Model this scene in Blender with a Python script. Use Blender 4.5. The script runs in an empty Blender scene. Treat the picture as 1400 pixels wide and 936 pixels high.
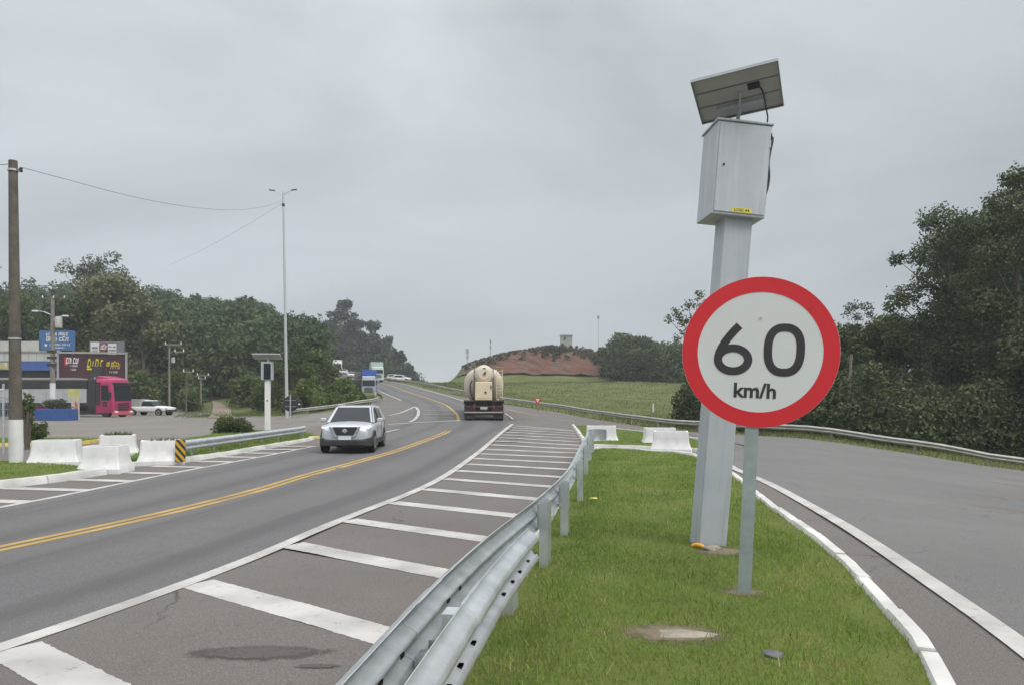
import bpy, bmesh, math, random
import numpy as np
from mathutils import Vector, Matrix
from mathutils.geometry import delaunay_2d_cdt
R = math.radians
random.seed(7)
rng = np.random.default_rng(11)
S = bpy.context.scene
COL = S.collection

# ---------------------------------------------------------------- camera, sky, sun, exposure
FPX, CX, HY, CAMZ = 1010.0, 700.0, 545.0, 1.8        # focal length in photo pixels, image centre, horizon row, eye height
cam_d = bpy.data.cameras.new('camera')
cam = bpy.data.objects.new('camera', cam_d)
COL.objects.link(cam)
cam.location = (0, 0, CAMZ)
cam.rotation_euler = (R(90), 0, 0)
cam_d.sensor_width = 36
cam_d.lens = 36 * FPX / 1400
cam_d.shift_y = (HY - 468) / 1400
cam_d.clip_start = 0.05
cam_d.clip_end = 8000
S.camera = cam

SUN_EL, SUN_AZ = 48, 128          # azimuth clockwise from +Y: behind the camera, to its right
W = bpy.data.worlds.new('World')
S.world = W
W.use_nodes = True
wn, wl = W.node_tree.nodes, W.node_tree.links
for n in list(wn): wn.remove(n)
wo = wn.new('ShaderNodeOutputWorld'); bg = wn.new('ShaderNodeBackground')
bg.inputs['Strength'].default_value = 0.1
wl.new(bg.outputs[0], wo.inputs[0])
sky = wn.new('ShaderNodeTexSky'); sky.sky_type = 'NISHITA'; sky.sun_disc = False
sky.sun_elevation = R(SUN_EL); sky.sun_rotation = R(SUN_AZ)
tc = wn.new('ShaderNodeTexCoord')
sep = wn.new('ShaderNodeSeparateXYZ'); wl.new(tc.outputs['Generated'], sep.inputs[0])
ramp = wn.new('ShaderNodeValToRGB')                     # overcast sky: bright overhead, grey lower down
wl.new(sep.outputs['Z'], ramp.inputs[0])
els = ramp.color_ramp.elements
stops = [(0.0, (.42, .45, .465)), (0.10, (.37, .40, .42)), (0.25, (.425, .458, .478)), (0.46, (.50, .532, .552)),
         (0.70, (1.15, 1.18, 1.2)), (1.0, (1.9, 1.9, 1.9))]
els[0].position = 0.0; els[0].color = (*stops[0][1], 1)
els[1].position = 1.0; els[1].color = (*stops[-1][1], 1)
for p, c in stops[1:-1]:
    e = els.new(p); e.color = (*c, 1)
mp = wn.new('ShaderNodeMapping'); mp.inputs['Scale'].default_value = (1.0, 1.0, 2.6)
wl.new(tc.outputs['Generated'], mp.inputs[0])
nz = wn.new('ShaderNodeTexNoise'); nz.inputs['Scale'].default_value = 1.35; nz.inputs['Detail'].default_value = 6
nz.inputs['Roughness'].default_value = .5; nz.inputs['Distortion'].default_value = .35
wl.new(mp.outputs[0], nz.inputs[0])
mr = wn.new('ShaderNodeMapRange'); mr.inputs[1].default_value = .36; mr.inputs[2].default_value = .66
mr.inputs[3].default_value = 8.3; mr.inputs[4].default_value = 12.6
wl.new(nz.outputs[0], mr.inputs[0])
mx = wn.new('ShaderNodeMath'); mx.operation = 'MULTIPLY_ADD'  # brighter cloud towards the left
mx.inputs[1].default_value = -3.3
wl.new(sep.outputs['X'], mx.inputs[0]); wl.new(mr.outputs[0], mx.inputs[2])
dt = wn.new('ShaderNodeVectorMath'); dt.operation = 'DOT_PRODUCT'; dt.inputs[1].default_value = (.78, -.62, 0)   # extra sky brightness added out of view, behind right, to light right-facing sides
wl.new(tc.outputs['Generated'], dt.inputs[0])
mxx = wn.new('ShaderNodeMath'); mxx.operation = 'MAXIMUM'; mxx.inputs[1].default_value = 0; wl.new(dt.outputs['Value'], mxx.inputs[0])
ma2 = wn.new('ShaderNodeMath'); ma2.operation = 'MULTIPLY_ADD'; ma2.inputs[1].default_value = 6.5; wl.new(mxx.outputs[0], ma2.inputs[0]); wl.new(mx.outputs[0], ma2.inputs[2])
vm = wn.new('ShaderNodeVectorMath'); vm.operation = 'SCALE'
wl.new(ramp.outputs[0], vm.inputs[0]); wl.new(ma2.outputs[0], vm.inputs['Scale'])
mix = wn.new('ShaderNodeMix'); mix.data_type = 'RGBA'; mix.inputs[0].default_value = .92
wl.new(sky.outputs[0], mix.inputs[6]); wl.new(vm.outputs[0], mix.inputs[7])
wl.new(mix.outputs[2], bg.inputs[0])

sd = bpy.data.lights.new('sun', 'SUN'); sd.energy = 1.5; sd.angle = R(28); sd.color = (1, .97, .92)
sun = bpy.data.objects.new('sun', sd); COL.objects.link(sun)
_az, _el = R(SUN_AZ), R(SUN_EL)
sdir = Vector((math.sin(_az) * math.cos(_el), math.cos(_az) * math.cos(_el), math.sin(_el)))
sun.rotation_euler = sdir.to_track_quat('Z', 'Y').to_euler()
S.view_settings.view_transform = 'Standard'; S.view_settings.look = 'None'
S.view_settings.exposure = 0.24; S.view_settings.gamma = 1; S.view_settings.use_curve_mapping = False
S.cycles.use_denoising = True
S.cycles.max_bounces = 6; S.cycles.diffuse_bounces = 3; S.cycles.transparent_max_bounces = 8

# ---------------------------------------------------------------- materials
MATS = {}
def M(name, col, rough=.6, metal=0.0, var=.12, scale=6.0, bump=0.0, bscale=None, spec=.4, col2=None, detail=5, streak=0.0, streak_col=None):
    if name in MATS: return MATS[name]
    m = bpy.data.materials.new(name); m.use_nodes = True
    n, l = m.node_tree.nodes, m.node_tree.links
    b = n['Principled BSDF']
    b.inputs['Roughness'].default_value = rough; b.inputs['Metallic'].default_value = metal
    b.inputs['Specular IOR Level'].default_value = spec
    t = n.new('ShaderNodeTexCoord')
    if var or col2:
        a = n.new('ShaderNodeTexNoise'); a.inputs['Scale'].default_value = scale; a.inputs['Detail'].default_value = detail
        a.inputs['Roughness'].default_value = .62
        l.new(t.outputs['Object'], a.inputs[0])
        r = n.new('ShaderNodeMapRange'); r.inputs[1].default_value = .32; r.inputs[2].default_value = .68
        l.new(a.outputs[0], r.inputs[0])
        x = n.new('ShaderNodeMix'); x.data_type = 'RGBA'
        c2 = col2 or tuple(c * (1 + var) for c in col); c1 = col if col2 else tuple(c * (1 - var) for c in col)
        x.inputs[6].default_value = (*c1, 1); x.inputs[7].default_value = (*c2, 1)
        l.new(r.outputs[0], x.inputs[0]); l.new(x.outputs[2], b.inputs['Base Color'])
        if streak:                                    # rain and dirt runs
            mpp = n.new('ShaderNodeMapping'); mpp.inputs['Scale'].default_value = (16, 16, .9); l.new(t.outputs['Object'], mpp.inputs[0])
            sn = n.new('ShaderNodeTexNoise'); sn.inputs['Scale'].default_value = 1.0; sn.inputs['Detail'].default_value = 6; l.new(mpp.outputs[0], sn.inputs[0])
            sr = n.new('ShaderNodeMapRange'); sr.inputs[1].default_value = .5; sr.inputs[2].default_value = .72; sr.inputs[4].default_value = streak; l.new(sn.outputs[0], sr.inputs[0])
            sx_ = n.new('ShaderNodeMix'); sx_.data_type = 'RGBA'; l.new(sr.outputs[0], sx_.inputs[0]); l.new(x.outputs[2], sx_.inputs[6])
            sx_.inputs[7].default_value = (*(streak_col or tuple(c * .45 for c in col)), 1); l.new(sx_.outputs[2], b.inputs['Base Color'])
    else:
        b.inputs['Base Color'].default_value = (*col, 1)
    if bump:
        a2 = n.new('ShaderNodeTexNoise'); a2.inputs['Scale'].default_value = bscale or scale * 4; a2.inputs['Detail'].default_value = 4
        l.new(t.outputs['Object'], a2.inputs[0])
        bp = n.new('ShaderNodeBump'); bp.inputs['Strength'].default_value = bump; bp.inputs['Distance'].default_value = .02
        l.new(a2.outputs[0], bp.inputs['Height']); l.new(bp.outputs[0], b.inputs['Normal'])
    MATS[name] = m
    return m

def nodes_of(m):
    return m.node_tree.nodes, m.node_tree.links, m.node_tree.nodes['Principled BSDF']

def ground_mat(name, base, big, speck, big_scale=.25, stain=None, rough=.9, bump=.5, tracks=False, cracks=0.0):
    """asphalt / soil: large soft patches, mid stains, fine aggregate"""
    m = bpy.data.materials.new(name); m.use_nodes = True
    n, l, b = nodes_of(m)
    b.inputs['Roughness'].default_value = rough; b.inputs['Specular IOR Level'].default_value = .3
    t = n.new('ShaderNodeTexCoord')
    def noise(scale, det=5, rgh=.6, vec=None):
        a = n.new('ShaderNodeTexNoise'); a.inputs['Scale'].default_value = scale
        a.inputs['Detail'].default_value = det; a.inputs['Roughness'].default_value = rgh
        l.new(vec or t.outputs['Object'], a.inputs[0]); return a.outputs[0]
    def rng_(s, a0, a1, b0, b1):
        r = n.new('ShaderNodeMapRange'); r.inputs[1].default_value = a0; r.inputs[2].default_value = a1
        r.inputs[3].default_value = b0; r.inputs[4].default_value = b1; l.new(s, r.inputs[0]); return r.outputs[0]
    def mixc(f, a, c):
        x = n.new('ShaderNodeMix'); x.data_type = 'RGBA'; l.new(f, x.inputs[0])
        for s, k in ((a, 6), (c, 7)):
            if isinstance(s, tuple): x.inputs[k].default_value = (*s, 1)
            else: l.new(s, x.inputs[k])
        return x.outputs[2]
    c = mixc(rng_(noise(big_scale, 6), .35, .65, 0, 1), base, big)
    c = mixc(rng_(noise(1.7, 8, .7), .56, .74, 0, .55), c, stain or tuple(v * .72 for v in base))
    c = mixc(rng_(noise(95, 3, .7), .48, .7, 0, .75), c, speck)
    c = mixc(rng_(noise(60, 2, .7), .52, .72, 0, .6), c, tuple(v * .45 for v in base))
    if cracks:
        wv = n.new('ShaderNodeTexNoise'); wv.inputs['Scale'].default_value = .9; wv.inputs['Detail'].default_value = 6; l.new(t.outputs['Object'], wv.inputs[0])
        av = n.new('ShaderNodeVectorMath'); av.operation = 'MULTIPLY_ADD'; av.inputs[1].default_value = (1.6, 1.6, 0); l.new(wv.outputs['Color'], av.inputs[0]); l.new(t.outputs['Object'], av.inputs[2])
        vo = n.new('ShaderNodeTexVoronoi'); vo.feature = 'DISTANCE_TO_EDGE'; vo.inputs['Scale'].default_value = .3; l.new(av.outputs[0], vo.inputs[0])
        ck = rng_(vo.outputs['Distance'], .0, .0045, cracks, 0)
        gate = rng_(noise(.35, 3), .5, .6, 0, 1)
        mu = n.new('ShaderNodeMath'); mu.operation = 'MULTIPLY'; l.new(ck, mu.inputs[0]); l.new(gate, mu.inputs[1])
        c = mixc(mu.outputs[0], c, tuple(v * .35 for v in base))
        c = mixc(rng_(noise(14, 3, .5), .66, .74, 0, .5), c, tuple(v * .6 for v in base))
    if tracks:
        uv = n.new('ShaderNodeUVMap'); uv.uv_map = 'UVMap'
        s = n.new('ShaderNodeSeparateXYZ'); l.new(uv.outputs[0], s.inputs[0])
        w = n.new('ShaderNodeMath'); w.operation = 'MULTIPLY'; w.inputs[1].default_value = 4 * 2 * math.pi; l.new(s.outputs['X'], w.inputs[0])
        cs = n.new('ShaderNodeMath'); cs.operation = 'COSINE'; l.new(w.outputs[0], cs.inputs[0])
        mv = n.new('ShaderNodeMapping'); mv.inputs['Scale'].default_value = (14, .02, 1); l.new(uv.outputs[0], mv.inputs[0])
        st = noise(1.0, 5, .6, mv.outputs[0])
        ad = n.new('ShaderNodeMath'); ad.operation = 'MULTIPLY_ADD'; ad.inputs[1].default_value = -.18
        l.new(cs.outputs[0], ad.inputs[0]); l.new(st, ad.inputs[2])
        c = mixc(rng_(ad.outputs[0], .42, .78, 0, .5), c, tuple(v * .62 for v in base))
    l.new(c, b.inputs['Base Color'])
    bp = n.new('ShaderNodeBump'); bp.inputs['Strength'].default_value = bump; bp.inputs['Distance'].default_value = .008
    l.new(noise(110, 3, .7), bp.inputs['Height']); l.new(bp.outputs[0], b.inputs['Normal'])
    MATS[name] = m
    return m

def paint_mat(name, col, under, wear=.62):
    m = bpy.data.materials.new(name); m.use_nodes = True
    n, l, b = nodes_of(m)
    b.inputs['Roughness'].default_value = .75; b.inputs['Specular IOR Level'].default_value = .3
    t = n.new('ShaderNodeTexCoord')
    a = n.new('ShaderNodeTexNoise'); a.inputs['Scale'].default_value = 9; a.inputs['Detail'].default_value = 10; a.inputs['Roughness'].default_value = .72
    l.new(t.outputs['Object'], a.inputs[0])
    r = n.new('ShaderNodeMapRange'); r.inputs[1].default_value = wear; r.inputs[2].default_value = wear + .1; r.inputs[4].default_value = .9
    l.new(a.outputs[0], r.inputs[0])
    a2 = n.new('ShaderNodeTexNoise'); a2.inputs['Scale'].default_value = 1.3; a2.inputs['Detail'].default_value = 8; l.new(t.outputs['Object'], a2.inputs[0])
    r2 = n.new('ShaderNodeMapRange'); r2.inputs[1].default_value = .38; r2.inputs[2].default_value = .68; l.new(a2.outputs[0], r2.inputs[0])
    x0 = n.new('ShaderNodeMix'); x0.data_type = 'RGBA'; x0.inputs[6].default_value = (*col, 1); x0.inputs[7].default_value = (*[v * .66 for v in col], 1)
    l.new(r2.outputs[0], x0.inputs[0])
    x = n.new('ShaderNodeMix'); x.data_type = 'RGBA'; x.inputs[7].default_value = (*under, 1)
    l.new(r.outputs[0], x.inputs[0]); l.new(x0.outputs[2], x.inputs[6]); l.new(x.outputs[2], b.inputs['Base Color'])
    MATS[name] = m
    return m

def decal_mat(name, base, big, speck, inner=.55):
    m = ground_mat(name, base, big, speck, 2.0, rough=.95)
    n, l, b = nodes_of(m); t = n.new('ShaderNodeTexCoord')
    ln = n.new('ShaderNodeVectorMath'); ln.operation = 'LENGTH'; l.new(t.outputs['UV'], ln.inputs[0])
    a = n.new('ShaderNodeTexNoise'); a.inputs['Scale'].default_value = 9; a.inputs['Detail'].default_value = 6; a.inputs['Roughness'].default_value = .7; l.new(t.outputs['Object'], a.inputs[0])
    ad = n.new('ShaderNodeMath'); ad.operation = 'MULTIPLY_ADD'; ad.inputs[1].default_value = .9; l.new(a.outputs[0], ad.inputs[0]); l.new(ln.outputs['Value'], ad.inputs[2])
    r = n.new('ShaderNodeMapRange'); r.inputs[1].default_value = inner + .45; r.inputs[2].default_value = 1.3; r.inputs[3].default_value = 1; r.inputs[4].default_value = 0; l.new(ad.outputs[0], r.inputs[0])
    l.new(r.outputs[0], b.inputs['Alpha'])
    return m
def decal(name, mat, cx, cy, rx, ry, zf, n=40, rings=5):
    mb = MB(); vs = [(cx, cy, zf(cx, cy))]; uv = [(0, 0)]
    for i in range(1, rings + 1):
        for k in range(n):
            a = 2 * math.pi * k / n; u, v = i / rings * math.cos(a), i / rings * math.sin(a); x, y = cx + rx * u, cy + ry * v
            vs.append((x, y, zf(x, y))); uv.append((u, v))
    fs = [(0, 1 + k, 1 + (k + 1) % n) for k in range(n)] + [(1 + (i - 1) * n + k, 1 + i * n + k, 1 + i * n + (k + 1) % n, 1 + (i - 1) * n + (k + 1) % n) for i in range(1, rings) for k in range(n)]
    mb.add(vs, fs); o = mb.build(name, mat); ul = o.data.uv_layers.new(name='UVMap')
    for lp in o.data.loops: ul.data[lp.index].uv = uv[lp.vertex_index]
    return tag(o, kind='structure')

def leaf_mat(name, dark, light, trans=.25, dry=None, patch=.35):
    m = bpy.data.materials.new(name); m.use_nodes = True
    n, l, b = nodes_of(m)
    b.inputs['Roughness'].default_value = .65; b.inputs['Specular IOR Level'].default_value = .25
    g = n.new('ShaderNodeNewGeometry')
    t = n.new('ShaderNodeTexCoord')
    a = n.new('ShaderNodeTexNoise'); a.inputs['Scale'].default_value = patch; a.inputs['Detail'].default_value = 4
    l.new(t.outputs['Object'], a.inputs[0])
    ad = n.new('ShaderNodeMath'); ad.operation = 'MULTIPLY_ADD'; ad.inputs[1].default_value = .55
    l.new(g.outputs['Random Per Island'], ad.inputs[0])
    r = n.new('ShaderNodeMapRange'); r.inputs[1].default_value = .3; r.inputs[2].default_value = .7; r.inputs[3].default_value = -.25; r.inputs[4].default_value = .72
    l.new(a.outputs[0], r.inputs[0]); l.new(r.outputs[0], ad.inputs[2])
    ra = n.new('ShaderNodeValToRGB'); e = ra.color_ramp.elements
    e[0].color = (*dark, 1); e[1].color = (*light, 1); e[1].position = .85
    if dry:
        q = e.new(1.0); q.color = (*dry, 1)
    l.new(ad.outputs[0], ra.inputs[0]); l.new(ra.outputs[0], b.inputs['Base Color'])
    if trans:
        tr = n.new('ShaderNodeBsdfTranslucent'); l.new(ra.outputs[0], tr.inputs[0])
        mxs = n.new('ShaderNodeMixShader'); mxs.inputs[0].default_value = trans
        o = n['Material Output']
        l.new(b.outputs[0], mxs.inputs[1]); l.new(tr.outputs[0], mxs.inputs[2]); l.new(mxs.outputs[0], o.inputs[0])
    MATS[name] = m
    return m

# ---------------------------------------------------------------- mesh helpers
def link(o, parent=None):
    COL.objects.link(o)
    if parent is not None: o.parent = parent
    return o

def tag(o, label=None, cat=None, group=None, kind=None):
    if label: o['label'] = label
    if cat: o['category'] = cat
    if group: o['group'] = group
    if kind: o['kind'] = kind
    return o

def thing(name, label, cat, loc=(0, 0, 0), rz=0.0, group=None, lean=(0, 0)):
    o = bpy.data.objects.new(name, None); o.empty_display_size = .2
    o.location = loc; o.rotation_euler = (lean[0], lean[1], rz)
    link(o); return tag(o, label, cat, group)

def dup(root, loc=None, rz=None, label=None):
    """copy a thing with its parts and sub-parts"""
    c = root.copy(); link(c)
    if loc is not None: c.location = loc
    if rz is not None: c.rotation_euler = (root.rotation_euler[0], root.rotation_euler[1], rz)
    if label: c['label'] = label
    for ch in list(root.children):
        k = ch.copy(); link(k, c)
        for g in list(ch.children):
            d = g.copy(); link(d, k)
    return c

class MB:
    def __init__(s): s.v, s.f, s.mi = [], [], []
    def add(s, vs, fs, mi=0):
        o = len(s.v); s.v += [tuple(v) for v in vs]
        for f in fs: s.f.append(tuple(i + o for i in f)); s.mi.append(mi)
        return s
    def box(s, c, d, rot=None, mi=0, taper=1.0):
        x, y, z = (k / 2 for k in d)
        vs = [Vector((sx * x * (taper if sz > 0 else 1), sy * y * (taper if sz > 0 else 1), sz * z)) for sz in (-1, 1) for sy in (-1, 1) for sx in (-1, 1)]
        if rot is not None: vs = [rot @ v for v in vs]
        vs = [v + Vector(c) for v in vs]
        return s.add(vs, [(0, 2, 3, 1), (4, 5, 7, 6), (0, 1, 5, 4), (2, 6, 7, 3), (0, 4, 6, 2), (1, 3, 7, 5)], mi)
    def tube(s, pts, rad, n=8, cap=True, mi=0):
        pts = [Vector(p) for p in pts]
        if not isinstance(rad, (list, tuple)): rad = [rad] * len(pts)
        rings = []
        for i, p in enumerate(pts):
            t = (pts[min(i + 1, len(pts) - 1)] - pts[max(i - 1, 0)]).normalized()
            a = Vector((0, 0, 1)) if abs(t.z) < .9 else Vector((0, 1, 0))
            u = t.cross(a).normalized(); w = t.cross(u)
            rings.append([p + (u * math.cos(2 * math.pi * k / n) + w * math.sin(2 * math.pi * k / n)) * rad[i] for k in range(n)])
        return s.loft(rings, cap=cap, mi=mi)
    def loft(s, rings, cap=True, closed=True, mi=0):
        n = len(rings[0]); vs = [p for r in rings for p in r]; fs = []
        for i in range(len(rings) - 1):
            for k in range(n if closed else n - 1):
                a, b = i * n + k, i * n + (k + 1) % n
                fs.append((a, b, b + n, a + n))
        if cap:
            fs.append(tuple(range(n - 1, -1, -1))); fs.append(tuple(range((len(rings) - 1) * n, len(rings) * n)))
        return s.add(vs, fs, mi)
    def prism(s, poly, y0, y1, mi=0, M_=None):
        """poly in the XZ plane, extruded along Y"""
        n = len(poly)
        vs = [Vector((x, y0, z)) for x, z in poly] + [Vector((x, y1, z)) for x, z in poly]
        if M_ is not None: vs = [M_ @ v for v in vs]
        fs = [tuple(range(n)), tuple(range(2 * n - 1, n - 1, -1))] + [(k, n + k, n + (k + 1) % n, (k + 1) % n) for k in range(n)]
        return s.add(vs, fs, mi)
    def lathe(s, prof, c=(0, 0, 0), axis='z', n=24, mi=0):
        rings = []
        for r, h in prof:
            ring = []
            for k in range(n):
                a = 2 * math.pi * k / n; p = (r * math.cos(a), r * math.sin(a), h)
                if axis == 'x': p = (p[2], p[0], p[1])
                if axis == 'y': p = (p[1], p[2], p[0])
                ring.append(Vector(p) + Vector(c))
            rings.append(ring)
        return s.loft(rings, mi=mi)
    def build(s, name, mats, parent=None, smooth=False, bevel=0, sub=0, angle=40):
        me = bpy.data.meshes.new(name); me.from_pydata(s.v, [], s.f)
        if not isinstance(mats, (list, tuple)): mats = [mats]
        for m in mats: me.materials.append(m)
        if len(mats) > 1: me.polygons.foreach_set('material_index', s.mi)
        bm = bmesh.new(); bm.from_mesh(me); bmesh.ops.recalc_face_normals(bm, faces=bm.faces); bm.to_mesh(me); bm.free()
        o = link(bpy.data.objects.new(name, me), parent)
        if bevel:
            b = o.modifiers.new('bevel', 'BEVEL'); b.width = bevel; b.segments = 2; b.limit_method = 'ANGLE'; b.angle_limit = R(35)
        if sub:
            q = o.modifiers.new('sub', 'SUBSURF'); q.levels = sub; q.render_levels = sub
        if smooth:
            me.polygons.foreach_set('use_smooth', [True] * len(me.polygons))
            me.set_sharp_from_angle(angle=R(angle))
        return o

def np_mesh(name, verts, k, mats, parent=None, mi=None):
    """verts: (N*k,3) -> N separate k-gons"""
    me = bpy.data.meshes.new(name); nv = len(verts); nf = nv // k
    me.vertices.add(nv); me.vertices.foreach_set('co', np.ascontiguousarray(verts, dtype=np.float32).ravel())
    me.loops.add(nv); me.loops.foreach_set('vertex_index', np.arange(nv, dtype=np.int32))
    me.polygons.add(nf); me.polygons.foreach_set('loop_start', np.arange(nf, dtype=np.int32) * k)
    if not isinstance(mats, (list, tuple)): mats = [mats]
    for m in mats: me.materials.append(m)
    if mi is not None: me.polygons.foreach_set('material_index', np.asarray(mi, dtype=np.int32))
    me.update(calc_edges=True)
    return link(bpy.data.objects.new(name, me), parent)

def text_mesh(s, size, mat, name, parent, loc, rot, extrude=.002, offset=0.0, sx=1.0):
    cu = bpy.data.curves.new(name, 'FONT'); cu.body = s; cu.size = size; cu.extrude = extrude; cu.offset = offset
    cu.align_x = 'CENTER'; cu.align_y = 'CENTER'
    t = bpy.data.objects.new(name, cu); COL.objects.link(t)
    dg = bpy.context.evaluated_depsgraph_get(); dg.update()
    me = bpy.data.meshes.new_from_object(t.evaluated_get(dg))
    bpy.data.objects.remove(t)
    o = link(bpy.data.objects.new(name, me), parent)
    me.materials.clear(); me.materials.append(mat)
    o.location = loc; o.rotation_euler = rot; o.scale = (sx, 1, 1)
    return o

def catmull(pts, step=.6):
    P_ = [np.array(p, float) for p in pts]; out = []
    P_ = [2 * P_[0] - P_[1]] + P_ + [2 * P_[-1] - P_[-2]]
    for i in range(1, len(P_) - 2):
        a, b, c, d = P_[i - 1:i + 3]
        n = max(2, int(np.linalg.norm(c - b) / step))
        for k in range(n):
            t = k / n
            out.append(.5 * (2 * b + (c - a) * t + (2 * a - 5 * b + 4 * c - d) * t * t + (3 * b - a - 3 * c + d) * t ** 3))
    out.append(P_[-2])
    return np.array(out)

# ---------------------------------------------------------------- the lie of the land
PROF = [  # (x/y ratio, [(distance, height) ...])
 (-1.3, [(0, 0), (92, 0), (112, 3), (200, 23), (260, 26), (400, 20), (3000, 10)]),
 (-.45, [(0, 0), (92, 0), (112, 3), (200, 23), (260, 26), (400, 20), (3000, 10)]),
 (-.33, [(0, 0), (68, 0), (85, .15), (110, 3), (200, 21), (260, 24), (400, 20), (3000, 10)]),
 (-.27, [(0, 0), (50, .05), (70, .5), (90, 2), (120, 4.8), (200, 11), (240, 13), (290, 25), (400, 20), (3000, 10)]),
 (-.235, [(0, 0), (30, 0), (50, .2), (70, .8), (90, 1.9), (150, 5.2), (220, 9.0), (255, 10.3), (295, 25), (400, 24), (3000, 10)]),
 (-.2, [(0, 0), (25, 0), (44, .3), (60, .85), (80, 1.6), (100, 2.5), (150, 5.0), (220, 8.6), (255, 9.8), (295, 22), (400, 20), (3000, 0)]),
 (-.158, [(0, 0), (25, 0), (44, .34), (60, .85), (80, 1.6), (100, 2.55), (150, 5.0), (220, 7.8), (280, 10), (400, 8), (3000, -20)]),
 (-.12, [(0, 0), (25, 0), (44, .36), (60, .85), (80, 1.6), (100, 2.6), (150, 5.0), (220, 5.6), (300, 4), (3000, -30)]),
 (-.088, [(0, 0), (25, 0), (44, .36), (60, .85), (80, 1.55), (100, 2.65), (130, 4.4), (152, 5.0), (185, 5.4), (300, 5), (3000, -30)]),
 (-.06, [(0, 0), (25, 0), (44, .36), (60, .85), (80, 1.5), (100, 2.7), (130, 4.4), (152, 5.0), (162, 8.6), (182, 10.6), (300, 8), (3000, -30)]),
 (0.0, [(0, 0), (25, 0), (44, .34), (60, .75), (75, 1.2), (100, 2.9), (130, 4.7), (152, 5.0), (159, 9.8), (168, 12.0), (182, 13.6), (300, 11), (3000, -30)]),
 (.06, [(0, 0), (26, 0), (45, .25), (60, .55), (75, .9), (100, 2.6), (130, 4.8), (152, 5.0), (159, 9.8), (168, 12.2), (184, 14.0), (300, 12), (3000, -20)]),
 (.11, [(0, 0), (28, 0), (45, .1), (60, .25), (75, .55), (100, 2.2), (130, 4.8), (152, 5.0), (159, 9.2), (185, 13.4), (300, 13), (3000, -20)]),
 (.16, [(0, 0), (28, 0), (45, -.05), (60, .1), (75, .4), (100, 2), (130, 4.7), (150, 5.6), (190, 9), (300, 16), (3000, 0)]),
 (.23, [(0, 0), (25, 0), (45, -.2), (55, -.1), (80, .7), (130, 4.4), (190, 9), (300, 16), (3000, 0)]),
 (.40, [(0, 0), (15, 0), (38, -.33), (60, -.3), (100, 1), (150, 4), (300, 9), (3000, 0)]),
 (.55, [(0, 0), (11, 0), (34, -.85), (37, -1.0), (60, -1), (100, 0), (200, 5), (3000, 0)]),
 (.70, [(0, 0), (8, 0), (31.5, -1.32), (35, -1.85), (60, -2), (100, -1), (200, 4), (3000, 0)]),
 (1.3, [(0, 0), (6, 0), (30, -1.8), (60, -2.3), (100, -1), (200, 4), (3000, 0)]),
]
_U = np.array([p[0] for p in PROF])
def _prof(i, y):
    a = np.array(PROF[i][1]); return np.interp(y, a[:, 0], a[:, 1])
def _H0(x, y):
    yy = np.maximum(y, 0); u = np.clip(x / np.maximum(yy, 5), _U[0], _U[-1])
    j = np.clip(np.searchsorted(_U, u) - 1, 0, len(_U) - 2)
    t = (u - _U[j]) / (_U[j + 1] - _U[j])
    t = t * t * (3 - 2 * t) * .5 + t * .5
    Z = np.stack([_prof(i, yy) for i in range(len(PROF))])
    idx = np.arange(len(yy))
    return Z[j, idx] * (1 - t) + Z[j + 1, idx] * t
def H(x, y):
    x = np.atleast_1d(np.asarray(x, float)); y = np.atleast_1d(np.asarray(y, float))
    x, y = np.broadcast_arrays(x, y); sh = x.shape; x, y = x.ravel(), y.ravel()
    z = 0
    for k in (-1, -.5, 0, .5, 1): z = z + _H0(x, y * (1 + .05 * k))
    return (z / 5).reshape(sh)
def h(x, y): return float(H(x, y)[0])
_ys = np.concatenate([np.arange(1.5, 40, .1), np.arange(40, 320, .4)])
def G(px, py, dz=0.0):
    """where the view ray through a photo pixel meets the ground raised by dz"""
    u = (px - CX) / FPX; s = (HY - py) / FPX
    ray = CAMZ + s * _ys; g = H(u * _ys, _ys) + dz
    k = np.nonzero(ray <= g)[0]
    i = k[0] if len(k) else len(_ys) - 1
    if i == 0: y = _ys[0]
    else:
        d0, d1 = ray[i - 1] - g[i - 1], ray[i] - g[i]
        y = _ys[i - 1] + (_ys[i] - _ys[i - 1]) * d0 / (d0 - d1) if d0 != d1 else _ys[i]
    return np.array([u * y, y])
def at(px, y): return (px - CX) / FPX * y
def off(y): return .0012 * np.maximum(0, np.asarray(y) - 14)

def lift(y): return .012 * np.clip((np.asarray(y) - 13) / 10, 0, 1)

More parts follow.
